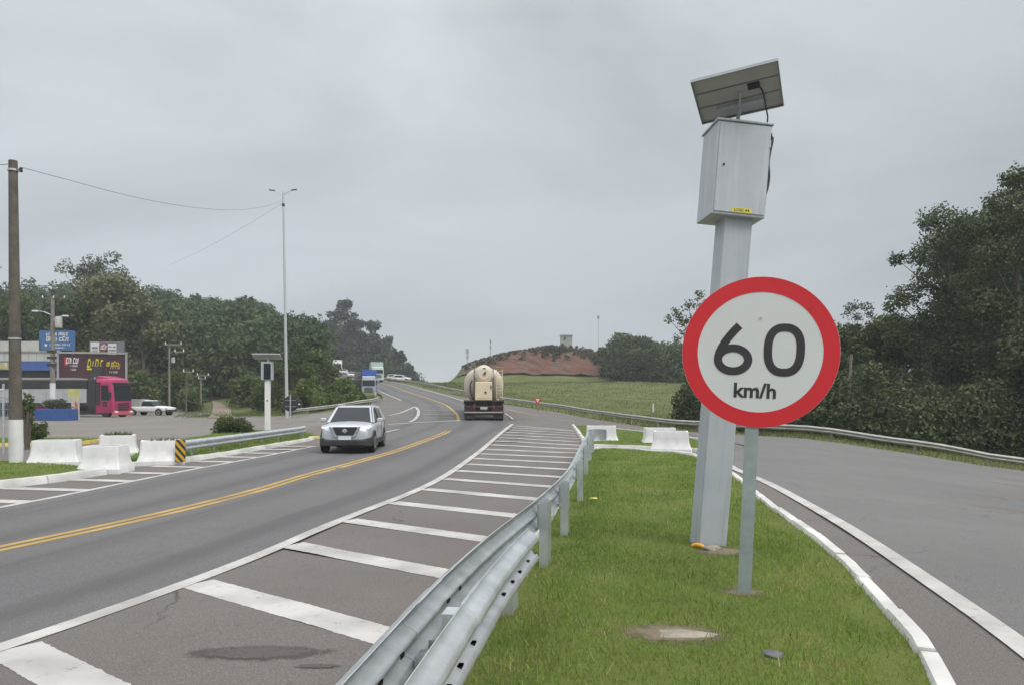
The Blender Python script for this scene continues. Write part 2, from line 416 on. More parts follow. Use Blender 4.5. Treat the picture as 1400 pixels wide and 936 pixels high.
def tess(name, poly, dz, mat, step=3.0, xr=(-60, 60), yr=(14, 110), raised=False, extra=True):
    """a flat polygon laid over the land"""
    xs = [p[0] for p in poly]; ys = [p[1] for p in poly]; bd = []
    for i in range(len(poly)):                                   # boundary resampled, grid points added inside
        p, q = np.array(poly[i]), np.array(poly[(i + 1) % len(poly)])
        k = max(1, int(np.hypot(*(q - p)) / step)) if max(p[1], q[1]) > yr[0] else 1
        bd += [p + (q - p) * t / k for t in range(k)]
    ex = np.arange(max(min(xs), xr[0]) + step * .37, min(max(xs), xr[1]), step)
    ey = np.arange(max(min(ys), yr[0]) + step * .37, min(max(ys), yr[1]), step)
    EX, EY = np.meshgrid(ex, ey); EX = EX.ravel(); EY = EY.ravel()
    k = inside(poly, EX, EY) & (dist_edge(poly, EX, EY) > step * .3)
    vv = [Vector((p[0], p[1])) for p in bd] + [Vector((x, y)) for x, y in zip(EX[k], EY[k])]
    nb = len(bd)
    cv, _, cf, *_r = delaunay_2d_cdt(vv, [(i, (i + 1) % nb) for i in range(nb)], [], 0, 1e-5)
    bm = bmesh.new(); vs = [bm.verts.new((v.x, v.y, 0)) for v in cv]
    cen = np.array([[sum(cv[i].x for i in f) / 3, sum(cv[i].y for i in f) / 3] for f in cf])
    ok = inside(poly, cen[:, 0], cen[:, 1])
    for f, q in zip(cf, ok):
        if q: bm.faces.new([vs[i] for i in f])
    bmesh.ops.delete(bm, geom=[v for v in bm.verts if not v.link_faces], context='VERTS')
    X = np.array([v.co.x for v in bm.verts]); Y = np.array([v.co.y for v in bm.verts])
    Z = H(X, Y) + dz + (off(Y) if extra else 0) + (lift(Y) if raised else 0)
    for v, z in zip(bm.verts, Z): v.co.z = z
    me = bpy.data.meshes.new(name)
    bmesh.ops.recalc_face_normals(bm, faces=bm.faces)
    if sum(f.normal.z for f in bm.faces) < 0: bmesh.ops.reverse_faces(bm, faces=bm.faces)
    bm.to_mesh(me); bm.free(); me.materials.append(mat)
    return tag(link(bpy.data.objects.new(name, me)), kind='structure')

def normals2(p):
    t = np.gradient(p[:, :2], axis=0); t /= np.linalg.norm(t, axis=1)[:, None] + 1e-9
    return np.stack([t[:, 1], -t[:, 0]], 1)           # to the right of travel

def ribbon(mb, path, w0, w1, dz, nx=1, uv=None):
    """strip from offset w0 to w1 (right of travel positive) laid over the land"""
    n = normals2(path); ws = np.linspace(w0, w1, nx + 1)  # w0, w1 may vary along the path
    rows = []
    for w in ws:
        if np.ndim(w): w = w[:, None]
        q = path[:, :2] + n * w
        rows.append(np.c_[q, H(q[:, 0], q[:, 1]) + dz + off(q[:, 1]) + lift(q[:, 1])])
    A = np.stack(rows, 1); m = len(path)
    vs = A.reshape(-1, 3); k = nx + 1
    fs = [(i * k + j, i * k + j + 1, (i + 1) * k + j + 1, (i + 1) * k + j) for i in range(m - 1) for j in range(nx)]
    mb.add(vs, fs)
    return A

def sweep(mb, path3, prof, closed=True, cap=True):
    """profile points (n, z) carried along a 3-D path, n to the right of travel"""
    n = normals2(path3)
    rings = [[Vector((path3[i][0] + n[i][0] * a, path3[i][1] + n[i][1] * a, path3[i][2] + b)) for a, b in prof] for i in range(len(path3))]
    mb.loft(rings, cap=cap, closed=closed)

def inside(poly, x, y):
    c = np.zeros(x.shape, bool); n = len(poly); j = n - 1
    for i in range(n):
        xi, yi = poly[i]; xj, yj = poly[j]
        cond = ((yi > y) != (yj > y)) & (x < (xj - xi) * (y - yi) / (yj - yi + 1e-12) + xi)
        c ^= cond; j = i
    return c

def dist_edge(poly, x, y):
    d = np.full(np.shape(x), 1e9)
    for i in range(len(poly)):
        a = np.array(poly[i]); b = np.array(poly[(i + 1) % len(poly)]); e = b - a
        t = np.clip(((x - a[0]) * e[0] + (y - a[1]) * e[1]) / (e @ e + 1e-12), 0, 1)
        d = np.minimum(d, np.hypot(x - a[0] - t * e[0], y - a[1] - t * e[1]))
    return d
# ---------------------------------------------------------------- setting: land, asphalt, paint, kerbs, islands
m_grassland = ground_mat('grassland', (.075, .1, .026), (.11, .125, .04), (.14, .14, .06), .12, stain=(.1, .085, .045), rough=1, bump=.8)
m_asphalt = ground_mat('old_asphalt', (.113, .098, .090), (.134, .119, .110), (.26, .245, .23), .3, stain=(.085, .073, .066), cracks=.8)
m_road = ground_mat('road_asphalt', (.105, .102, .105), (.126, .122, .124), (.21, .205, .2), .2, tracks=True)
m_ramp = ground_mat('ramp_asphalt', (.118, .116, .115), (.143, .141, .139), (.25, .24, .23), .22, cracks=.7)
m_soil = ground_mat('red_earth', (.098, .042, .028), (.13, .06, .042), (.13, .09, .06), .35, stain=(.062, .046, .03), rough=1)
m_track = ground_mat('dirt', (.19, .15, .12), (.23, .19, .15), (.3, .26, .22), .4, rough=1)
m_white = paint_mat('white_paint', (.47, .45, .43), (.16, .15, .14), .58)
m_yellow = paint_mat('yellow_paint', (.42, .28, .085), (.12, .11, .1), .62)
m_kerb = paint_mat('kerb_paint', (.60, .59, .565), (.25, .23, .2), .6)
m_kerb_y = paint_mat('kerb_yellow', (.6, .45, .1), (.25, .23, .2), .66)
m_lawn = ground_mat('lawn_soil', (.085, .11, .022), (.11, .135, .03), (.1, .12, .03), .8, stain=(.12, .11, .045), rough=1)

centre = catmull([(-15, -26), (-11.5, -8), (-8.9, 0), (-6.15, 8.9), (-5.2, 13.2), (-4.68, 18.2), (-3.76, 27.1), (-3.1, 36), (-3.35, 46), (-4.6, 58),
                  (-7.4, 75), (-13.9, 100), (-27, 150), (-51.5, 220), (-60, 240)], .8)
edge_r = catmull([(-9, -14), (-6.2, -2), (-3.44, 6.2), (-2.47, 11.36), (-1.63, 16.5), (-1.03, 26), (-.42, 36), (.02, 42.5)], .4)
edge_l = catmull([(-14, -14), (-11, -2), (-9.3, 6), (-8.5, 12.3), (-8.33, 14.8), (-8.2, 17.65), (-7.85, 21.4), (-7.3, 27.5)], .4)
rail_pts = [(52, 26), (36, 31), (24.6, 35), (20.3, 37.2), (16, 40), (10.2, 45), (5.9, 60), (-.74, 75), (-8.6, 100), (-21.5, 150), (-45, 220)]
far_rail = catmull(rail_pts, 1.0)
ramp_line = catmull([(2.4, -8), (2.7, -4), (3.05, 1), (3.4, 4), (3.7, 5.35), (4.0, 6.73), (4.76, 10.7), (5.48, 15.8), (5.78, 19.1), (6.25, 22)], .4)
g = lambda *a: tuple(G(*a))
pave_poly = [(-130, -40), (60, -40), (60, 22), (45, 27.5), (35.8, 30.5), (24.3, 34.4), (20, 36.6), (15.7, 39.4), (9.8, 44.6), (5.4, 59.4), (-1.2, 74.5), (-9.7, 98.8), (-22.7, 149),
             (-46, 219), (-53, 240), (-66, 243), (-57, 222), (-32.5, 152), (-19, 103), (-16.2, 92), (-14.6, 83.5), (-14.6, 79)] + \
            [g(500, 556.5), g(480, 559), g(440, 564), g(400, 568), g(345, 569), g(300, 571), g(240, 571.5)] + [(-34, 85), (-45, 95), (-130, 97)]

def grid(a, b, s, lim, f=1.28):
    c = list(np.arange(a, b + .01, s)); st = s
    lo = [c[0]]; st = s
    while lo[-1] > -lim: st *= f; lo.append(lo[-1] - st)
    hi = [c[-1]]; st = s
    while hi[-1] < lim: st *= f; hi.append(hi[-1] + st)
    return np.array(lo[:0:-1] + c + hi[1:])
gx = np.concatenate([grid(-62, 50, 1.5, 3000)]); gx = np.unique(np.concatenate([gx, np.arange(-260, -62, 6), np.arange(52, 110, 4)]))
gy = np.concatenate([np.arange(-40, 205, 1.5), np.arange(205, 340, 5)]); st = 5; L_ = [340]
while L_[-1] < 3500: st *= 1.3; L_.append(L_[-1] + st)
gy = np.concatenate([[-3000, -1200, -500, -200, -90], gy, L_[0:]])
XX, YY = np.meshgrid(gx, gy); ZZ = H(XX, YY)
ZZ = ZZ + np.where(YY > 60, .12 * np.sin(XX * .9 + 1.3 * np.sin(YY * .31)) * np.sin(YY * .7), 0) * np.where(inside([(p[0], p[1]) for p in pave_poly], XX, YY), 0, 1)
ZZ = ZZ - .3 * inside(pave_poly, XX, YY)
nx_, ny_ = len(gx), len(gy)
V_ = np.stack([XX.ravel(), YY.ravel(), ZZ.ravel()], 1)
i_ = (np.arange(ny_ - 1)[:, None] * nx_ + np.arange(nx_ - 1)[None]).ravel()
me = bpy.data.meshes.new('ground'); me.from_pydata(V_.tolist(), [], np.stack([i_, i_ + 1, i_ + nx_ + 1, i_ + nx_], 1).tolist())
me.materials.append(m_grassland); me.polygons.foreach_set('use_smooth', [True] * len(me.polygons))
tag(link(bpy.data.objects.new('ground', me)), kind='structure')

tess('pavement', pave_poly, 0.0, m_asphalt, 2.4, yr=(2, 290))
# lot: paler worn asphalt in front of the shops
lot = [(-130, 24), (-20, 24), (-16, 33), (-12.5, 40), (-11, 55), (-13.5, 70), g(500, 558), g(480, 560.5), g(440, 565.5), g(400, 569.5), g(345, 570.5), g(300, 572.5), g(243, 573), (-34.6, 84), (-45.6, 94), (-129, 96)]
tess('forecourt', lot, .004, ground_mat('lot_asphalt', (.15, .138, .125), (.185, .17, .155), (.24, .22, .2), .18, stain=(.11, .1, .09)), 3.0)
ramp_poly = [tuple(p) for p in ramp_line[::4]] + [(7.4, 25), (9.5, 29.5), (9.8, 36), (9.5, 43.7), (15.4, 38.7), (19.7, 35.9), (24, 33.8), (35, 29.4), (58, 20), (58, -20), (6, -20)]
tess('exit_ramp', ramp_poly, .008, m_ramp, 1.6, yr=(2, 60), raised=True)
_pv = bpy.data.objects['pavement'].data.vertices                    # the old asphalt lies deeper where the ramp was resurfaced
_x, _y = np.array([v.co.x for v in _pv]), np.array([v.co.y for v in _pv])
for v, q_ in zip(_pv, inside(ramp_poly, _x, _y) & (dist_edge(ramp_poly, _x, _y) > 1.0)):
    if q_: v.co.z -= .025

mb = MB()
def near_edge(e, lim, far_):
    d = np.array([np.min(np.hypot(e[:, 0] - p[0], e[:, 1] - p[1])) for p in centre])
    t = np.clip((centre[:, 1] - lim) / 8, 0, 1); d = d * (1 - t) + far_ * t
    return np.where(centre[:, 1] < -8, far_, d)
ribbon(mb, centre, -near_edge(edge_l, 22, 3.75), near_edge(edge_r, 34, 3.2), .0045, nx=8)
_rp = [tuple(p) for p in (centre[:, :2] + normals2(centre) * -3.2)[::4]] + [tuple(p) for p in (centre[:, :2] + normals2(centre) * 2.9)[::-4]]
for v, q_ in zip(_pv, inside(_rp, _x, _y) & (dist_edge(_rp, _x, _y) > .8) & (_y > 5)):
    if q_: v.co.z -= .025
o = mb.build('main_road', m_road); tag(o, kind='structure')
me = o.data; uvl = me.uv_layers.new(name='UVMap')
L = np.concatenate([[0], np.cumsum(np.linalg.norm(np.diff(centre, axis=0), axis=1))])
for lp in me.loops:
    i, j = divmod(lp.vertex_index, 9); uvl.data[lp.index].uv = (j / 8, L[i])

mb = MB()
cl_a = centre[centre[:, 1] < 36.5]; cl_b = centre[centre[:, 1] > 45]
for s in (-.17, .04): ribbon(mb, cl_a, s, s + .13, .008)
ribbon(mb, cl_b, -.1, .1, .016)
tag(mb.build('centre_line', m_yellow), kind='structure')
mb = MB()
ribbon(mb, edge_r, -.09, .09, .008); ribbon(mb, edge_l, -.07, .07, .008)
far = centre[centre[:, 1] > 79]; far = far[far[:, 1] < 112]; ribbon(mb, far, -3.55, -3.35, .02)
far = centre[centre[:, 1] > 56]; far = far[far[:, 1] < 220]; ribbon(mb, far, 3.0, 3.2, .02)
tag(mb.build('edge_line', m_white), kind='structure')
mb = MB(); ribbon(mb, ramp_line, -.1, .1, .0115)
tag(mb.build('ramp_edge_line', m_white), kind='structure')

# kerbs and islands
rail1_pts = [(-1.35, -3.5), (-.95, 0), (-.6, 2.58), (-.42, 3.95), (-.15, 5.5), (.33, 7.8), (.9, 11.1), (1.66, 17.1), (2.5, 23.6)]
kerb_l = catmull([(-1.75, -5), (-1.6, -3.5), (-1.25, 0), (-.92, 2.58), (-.72, 3.95), (-.43, 5.5), (.05, 7.8), (.62, 11.1), (1.36, 17.1), (2.2, 23.4), (2.42, 24.6)], .35)
kerb_r = catmull([(.1, -5), (1.0, -2.4), (1.45, 0), (1.85, 2), (2.18, 3.3), (2.5, 4.26), (2.77, 4.9), (2.93, 5.5), (3.3, 6.94), (3.64, 8.55), (4.35, 13.1), (4.92, 16.2), (5.35, 19.8), (5.5, 22.2)], .35)
kerb_n = catmull([(2.42, 24.6), (3.4, 24.9), (4.4, 23.8), (5.5, 22.2)], .35)
def kerb(name, path, w=.13, hgt=.15, mat=None, seed=0):
    r = random.Random(seed); mb = MB(); path = catmull([tuple(p[:2]) for p in path[::2]] + ([tuple(path[-1][:2])] if len(path) % 2 == 0 else []), .3); n = normals2(path)
    for c0_ in range(0, len(path) - 1, 3):            # cast lengths with open joints
        idx = list(range(c0_, min(c0_ + 4, len(path)))); dj, dk = r.uniform(-.012, .012), r.uniform(-.014, .01); rings = []
        if len(idx) < 2: continue
        for q_, i in enumerate(idx):
            p = path[i][:2].copy()
            if q_ == 0: p = p + (path[idx[1]][:2] - p) * .012
            if q_ == len(idx) - 1: p = p + (path[idx[-2]][:2] - p) * .012
            j = dj + r.uniform(-.006, .006); k = dk + r.uniform(-.008, .005); z0 = h(p[0], p[1])
            prof = [(-w / 2 - .02, -.02), (-w / 2 + j, hgt * .72 + k), (-w / 2 + .025 + j, hgt + k), (w / 2 - .025 + j, hgt + k), (w / 2 + j, hgt * .72 + k), (w / 2 + .02, -.02)]
            rings.append([Vector((p[0] + n[i][0] * a, p[1] + n[i][1] * a, z0 + b)) for a, b in prof])
        mb.loft(rings, closed=False, cap=True)
    return tag(mb.build(name, mat or m_kerb, smooth=True, angle=30), kind='structure')
kerb('kerb', kerb_l, seed=1); kerb('kerb', kerb_r, w=.15, seed=2); kerb('kerb', kerb_n, w=.2, hgt=.19, seed=3)

def island_z(poly, x, y, edge=.1, top=.2):
    d = np.clip(dist_edge(poly, x, y) / .7, 0, 1)
    return H(x, y) + edge + (top - edge) * d * d * (3 - 2 * d) + .012 * np.sin(x * 3.1 + np.sin(y * 2.3)) * np.sin(y * 2.7)
def island(name, poly, mat, edge=.1, top=.2, step=.45):
    o = tess(name, poly, 0, mat, step, xr=(-60, 60), yr=(-10, 110))
    x = np.array([v.co.x for v in o.data.vertices]); y = np.array([v.co.y for v in o.data.vertices])
    z = island_z(poly, x, y, edge, top)
    bm = bmesh.new(); bm.from_mesh(o.data); bm.verts.ensure_lookup_table()
    for v, q in zip(bm.verts, z): v.co.z = q
    e = bmesh.ops.extrude_edge_only(bm, edges=[e for e in bm.edges if e.is_boundary])
    for v in e['geom']:
        if isinstance(v, bmesh.types.BMVert): v.co.z -= .3
    bm.to_mesh(o.data); bm.free()
    return o
def blades(name, poly, mat, bands, hgt=.036, w=.0065, edge=.1, top=.2, bare=(), seed=1, zf=None):
    r = np.random.default_rng(seed); xs = [p[0] for p in poly]; out = []
    for y0, y1, dens, s in bands:
        n = int((max(xs) - min(xs)) * (y1 - y0) * dens)
        x = r.uniform(min(xs), max(xs), n); y = r.uniform(y0, y1, n)
        k = inside(poly, x, y)
        x, y = x[k], y[k]
        thin = .55 + .45 * np.sin(x * 2.2 + 1.7 * np.sin(y * 1.3)) * np.sin(y * 1.9 + x)
        k = r.uniform(0, 1, len(x)) < .6 + .4 * thin
        for bx, by, rx, ry in bare:
            q = ((x - bx) / rx) ** 2 + ((y - by) / ry) ** 2
            k &= q > r.uniform(.5, 1.25, len(x))
        x, y = x[k], y[k]; n = len(x)
        z = (zf(x, y) if zf else island_z(poly, x, y, edge, top)) - .004
        a = r.uniform(0, 2 * np.pi, n); L = hgt * r.uniform(.5, 1.25, n) * (.7 + .3 * np.sqrt(s)); ww = w * s * r.uniform(.7, 1.3, n)
        b = r.uniform(0, 2 * np.pi, n); lean = L * r.uniform(.1, .9, n)
        p0 = np.stack([x - np.cos(a) * ww / 2, y - np.sin(a) * ww / 2, z], 1)
        p1 = np.stack([x + np.cos(a) * ww / 2, y + np.sin(a) * ww / 2, z], 1)
        p2 = np.stack([x + np.cos(b) * lean, y + np.sin(b) * lean, z + L], 1)
        out.append(np.stack([p0, p1, p2], 1).reshape(-1, 3))
    o = np_mesh(name, np.concatenate(out), 3, mat)
    return tag(o, kind='stuff')
def push(path, w):
    return path[:, :2] + normals2(path) * w
isl1 = [tuple(p) for p in push(kerb_l, .05)[::2]] + [tuple(p) for p in push(kerb_n, .12)[3:-3:2]] + [tuple(p) for p in push(kerb_r, -.06)[::-2]]
island('traffic_island', isl1, m_lawn)
m_blade = leaf_mat('grass_blade', (.125, .195, .03), (.23, .325, .068), .3, dry=(.36, .32, .13), patch=1.1)
dirt_spots = [(1.1, 5.02, .36, .2), (1.92, 6.12, .2, .13), (2.22, 7.75, .3, .2), (2.85, 12.9, .5, .07)]
tag(blades('grass', isl1, m_blade, [(3.6, 6.5, 4200, 1.0), (6.5, 10, 2600, 1.3), (10, 16, 1300, 1.8), (16, 25, 650, 2.6)], bare=dirt_spots),
    'mown green grass covering the traffic island around the speed sign', 'grass')

tag(blades('grass_tufts', isl1, leaf_mat('tuft_blade', (.11, .15, .03), (.24, .27, .07), .3, dry=(.38, .33, .16), patch=2.5), [(3.6, 8, 170, 1.5), (8, 16, 70, 2.2)], hgt=.085, w=.006, bare=dirt_spots, seed=77),
    'taller weedy tufts and dry stalks scattered over the traffic island lawn', 'grass')
# second island, behind the cut in the kerb
kerb_2l = catmull([(2.75, 27.6), (3.1, 33), (3.5, 41), (3.6, 43.5)], .5); kerb('kerb', kerb_2l, w=.16, seed=5)
isl2 = [(2.8, 27.6), (3.15, 33), (3.6, 43), (4.4, 43.5), (6.6, 40), (8.2, 34), (7.6, 28), (6.6, 25.4), (4.6, 26.8)]
island('traffic_island', isl2, m_lawn, .1, .16)
tag(blades('grass', isl2, m_blade, [(25, 44, 300, 3.5)], seed=4, top=.16), 'strip of grass between the white planter blocks behind the sign', 'grass')
kerb('kerb', catmull([(6.4, 25.1), (7.75, 27.8), (8.4, 34), (6.9, 40.1), (4.5, 43.8)], .5), seed=6)

kerb('kerb', catmull([(2.75, 27.6), (4.6, 26.75), (6.4, 25.25)], .4), w=.15, hgt=.13, seed=16)
# left islands
kerb_3 = catmull([(-22, 12.2), (-16, 13.2), (-12.6, 13.7), (-10.9, 14.3), (-10.0, 15.8), (-9.75, 17.6)], .4); kerb('kerb', kerb_3, w=.2, hgt=.17, seed=7)
isl3 = [tuple(p) for p in push(kerb_3, -.08)[::2]] + [(-10.4, 18.4), (-12, 19.3), (-14.5, 20.3), (-22, 21.5)]
island('traffic_island', isl3, m_lawn)
tag(blades('grass', isl3, m_blade, [(12, 22, 500, 2.4)], seed=5), 'rough grass on the island around the tall wooden pole', 'grass')
kerb_4 = catmull([(-9.35, 20.7), (-9.1, 23), (-8.85, 27), (-8.6, 31.5), (-8.9, 33)], .4); kerb('kerb', kerb_4, w=.16, seed=8)
isl4 = [(-9.4, 20.8), (-9.15, 23), (-8.9, 27), (-8.7, 31.5), (-9.2, 34.5), (-10.6, 36), (-13, 38), (-14.2, 36), (-13.2, 29), (-12, 24), (-11, 21.2)]
island('traffic_island', isl4, m_lawn)
tag(blades('grass', isl4, m_blade, [(20, 38, 420, 3.0)], hgt=.09, seed=6), 'grass behind the left guard rail around the small speed camera', 'grass')
isl5 = [(-22, 27), (-17.2, 29.2), (-17.4, 31.4), (-24, 31), (-34, 29), (-34, 26)]
island('traffic_island', isl5, m_lawn, .1, .14)
kerb('yellow_kerb', catmull([(-34, 25.9), (-22, 26.9), (-17.6, 28.8), (-17.1, 29.6), (-17.3, 31.2)], .5), mat=m_kerb_y, seed=9)
tag(blades('grass', isl5, m_blade, [(26, 32, 300, 3.0)], hgt=.1, seed=7, top=.14), 'weedy grass inside the yellow kerb by the round bush', 'grass')
kerb('kerb', catmull([(-9.9, 18.3), (-10.2, 19.6), (-9.6, 20.5)], .3), hgt=.12, seed=10)
# painted yellow nose of the left island
mb = MB(); mb.lathe([(.0, .02), (.32, .02), (.3, .13), (.2, .17), (0, .18)], (-8.75, 32.6, 0), n=14)
tag(mb.build('island_nose', m_kerb_y, smooth=True), kind='structure')

# hatching: bars across the splitter zone on the right, and on the left
kl = kerb_l; k2 = kerb_2l
def kx(y):
    P_ = np.concatenate([kl[:, :2], k2[:, :2]]); return np.interp(y, P_[:, 1], P_[:, 0]) - .16
mb = MB()
def bar(p, d, ln, wid):
    p = np.array(p); d = np.array(d) / np.hypot(*d); nrm = np.array([d[1], -d[0]])
    near = p[1] < 16; k = max(2, int(ln / (.035 if near else .7))); pts = np.array([p + d * ln * t for t in np.linspace(0, 1, k)])
    vs = []; rr_ = random.Random(int(p[1] * 100)); jj = .0035 if near else 0
    for q in pts:
        for s in (-1, 1):
            e = q + nrm * (s * wid / 2 + rr_.gauss(0, jj)); vs.append((e[0], e[1], h(*e) + .0045 + (.004 if e[1] > 14 else 0) + float(off(e[1]))))
    mb.add(vs, [(2 * i, 2 * i + 1, 2 * i + 3, 2 * i + 2) for i in range(k - 1)])
d = np.array([1.97, -1.5]); d /= np.hypot(*d)
yk = 7.22 - 1.88 * 6
for k in range(26):
    y0 = yk + 1.88 * k; x0 = np.interp(y0, edge_r[:, 1], edge_r[:, 0]) + .1
    dd = np.array([1.97, -1.5 + .05 * max(0, k - 6)]) if k < 24 else d; dd /= np.hypot(*dd)
    if y0 > 41.5: break
    ln = 0.1
    while ln < 8 and x0 + dd[0] * ln < kx(y0 + dd[1] * ln): ln += .04
    bar((x0, y0), dd, ln, .37 * (1 - .006 * k))
for k in range(14):
    y0 = 11.4 + 1.62 * k; x0 = np.interp(y0, edge_l[:, 1], edge_l[:, 0]) - .08
    e = np.interp(y0, [12, 14, 15.8, 17.6, 18.4, 20.5, 27, 31.5], [-12.3, -10.9, -10, -9.8, -10.2, -9.3, -8.95, -8.65]) + .16
    if y0 > 28.6: break
    bar((x0, y0 - .1), (-1.45, .3), max(.5, (x0 - e) / .98), .36)
tag(mb.build('hatched_marking', m_white), kind='structure')
# markings at the junction beyond the car
mb = MB()
def pline(pts, w, step=.5, dz=.018):
    p = catmull([tuple(G(*q)) for q in pts], step); ribbon(mb, p, -w / 2, w / 2, dz)
pline([(531, 581), (560, 579), (600, 577), (629, 575.5)], .3)
pline([(526, 592), (536, 589.5), (546, 587.3)], .16)
pline([(560, 577.5), (567, 574), (571.5, 568), (572, 562), (569, 557.5)], .22)
pline([(568, 556.5), (560, 560), (548, 565), (532, 569)], .2)
for yy in (562, 567, 572): pline([(579, yy), (600, yy - .2), (622, yy - .6)], .25)
pline([(690, 566), (697, 570), (701, 574)], .15); pline([(692, 560), (712, 565), (738, 569.5)], .14); pline([(752, 574.5), (785, 577)], .14)
tag(mb.build('junction_marking', m_white), kind='structure')
# oil stain, wet-looking patch on the hatched asphalt
c0 = G(352, 893); r_ = random.Random(4)
decal('oil_stain', decal_mat('oil_stain', (.078, .066, .06), (.092, .079, .072), (.15, .14, .13), .5), c0[0], c0[1], .62, .19, lambda x, y: .009)
decal('oil_stain', MATS['oil_stain'], c0[0] + .5, c0[1] - .26, .2, .06, lambda x, y: .009)
m_bare = decal_mat('bare_soil', (.13, .105, .065), (.18, .15, .1), (.26, .22, .17), .35)
for bx_, by_, rx_, ry_ in dirt_spots:
    decal('bare_soil', m_bare, bx_, by_, rx_ * 1.35, ry_ * 1.5, lambda x, y: float(island_z(isl1, np.array([x]), np.array([y]))[0]) + .007)
# dirt track up the hill and the cut bank of red earth
tess('dirt_track', [g(284, 572), g(322, 572), g(315, 560), g(303, 551.5), g(290, 549), g(291, 556)], .05, m_track, 2.0, yr=(60, 130))
tess('scrub_slope', [(-12, 160), (-8, 155), (0, 153), (10, 152.5), (20, 153), (26, 158), (27, 170), (22, 186), (10, 192), (0, 192), (-9, 192), (-12.5, 178)], .10,
     ground_mat('scrub_soil', (.075, .058, .038), (.1, .082, .05), (.13, .11, .07), .3, stain=(.05, .05, .026), rough=1), 2.5, yr=(140, 200))
eb = tess('earth_bank', [(-4, 156), (-2, 153.2), (4, 152.2), (14, 152), (22, 152.6), (24.5, 157), (22.5, 162), (18, 166), (13, 169), (8, 167), (3, 170), (-2, 168), (-5, 162)], .24, m_soil, 1.1, yr=(140, 200))
_r = random.Random(2)
for v in eb.data.vertices: v.co.z += .34 * math.sin(v.co.x * 1.3 + math.sin(v.co.y * 1.1) * 2) * math.sin(v.co.x * .37) + _r.uniform(-.13, .13); v.co.y += .3 * math.sin(v.co.x * .8)
# ---------------------------------------------------------------- materials for things
m_galv = M('galvanised_steel', (.42, .445, .46), .36, .6, .22, 5, bump=.05, bscale=14, col2=(.62, .65, .67), detail=9)
m_galv_old = M('weathered_rail', (.34, .34, .31), .6, .3, .2, 2.0)
m_post = M('painted_steel', (.40, .425, .45), .5, .15, .07, 2.0, bump=.03, streak=.3)
m_cab = M('grey_enamel', (.40, .425, .45), .42, .1, .08, 2.2, streak=.35, streak_col=(.6, .62, .63))
m_signpost = M('grey_green_post', (.30, .35, .345), .5, .25, .14, 4)
m_dark = M('black_rubber', (.018, .018, .02), .7, 0, .2, 8)
m_black = M('black_paint', (.03, .03, .033), .45, 0, .15, 6)
m_whitep = M('white_enamel', (.72, .72, .7), .4, 0, .05, 3)
m_block = M('whitewashed_concrete', (.57, .565, .56), .85, 0, .12, 2.2, bump=.25, bscale=30, col2=(.70, .695, .69), detail=9, streak=.18, streak_col=(.38, .37, .34))
m_conc = M('pole_concrete', (.20, .185, .165), .9, 0, .2, 3, bump=.3)
m_wood = M('weathered_wood', (.085, .074, .062), .9, 0, .35, 4, bump=.4, col2=(.14, .122, .1))
m_red = M('sign_red', (.58, .022, .03), .38, 0, .05, 2)
m_signwhite = M('sign_white', (.60, .61, .60), .42, 0, .03, 1.2)
m_ink = M('sign_black', (.035, .033, .036), .5, 0, .1, 4)
m_glass = M('car_glass', (.018, .024, .03), .12, 0, 0, spec=.2)
m_silver = M('silver_paint', (.52, .545, .585), .28, .4, .03, 2)
m_chrome = M('chrome', (.6, .6, .62), .18, .9, 0)
m_lens = M('lamp_lens', (.75, .77, .8), .12, .1, 0)
m_solar_back = M('panel_back', (.40, .395, .37), .6, 0, .06, 3)
m_solar_edge = M('panel_frame', (.24, .25, .255), .4, .5, .1, 4)
m_yel = M('sticker_yellow', (.62, .55, .06), .5, 0, .05, 5)
m_wirem = M('cable', (.05, .05, .052), .7, 0, 0)
m_tan = M('tank_cream', (.53, .47, .37), .5, 0, .1, 1.2, col2=(.64, .58, .47))
m_tan2 = M('tank_cream_box', (.66, .55, .39), .5, 0, .08, 2)
m_grime = M('chassis_grime', (.05, .04, .036), .8, 0, .35, 3)

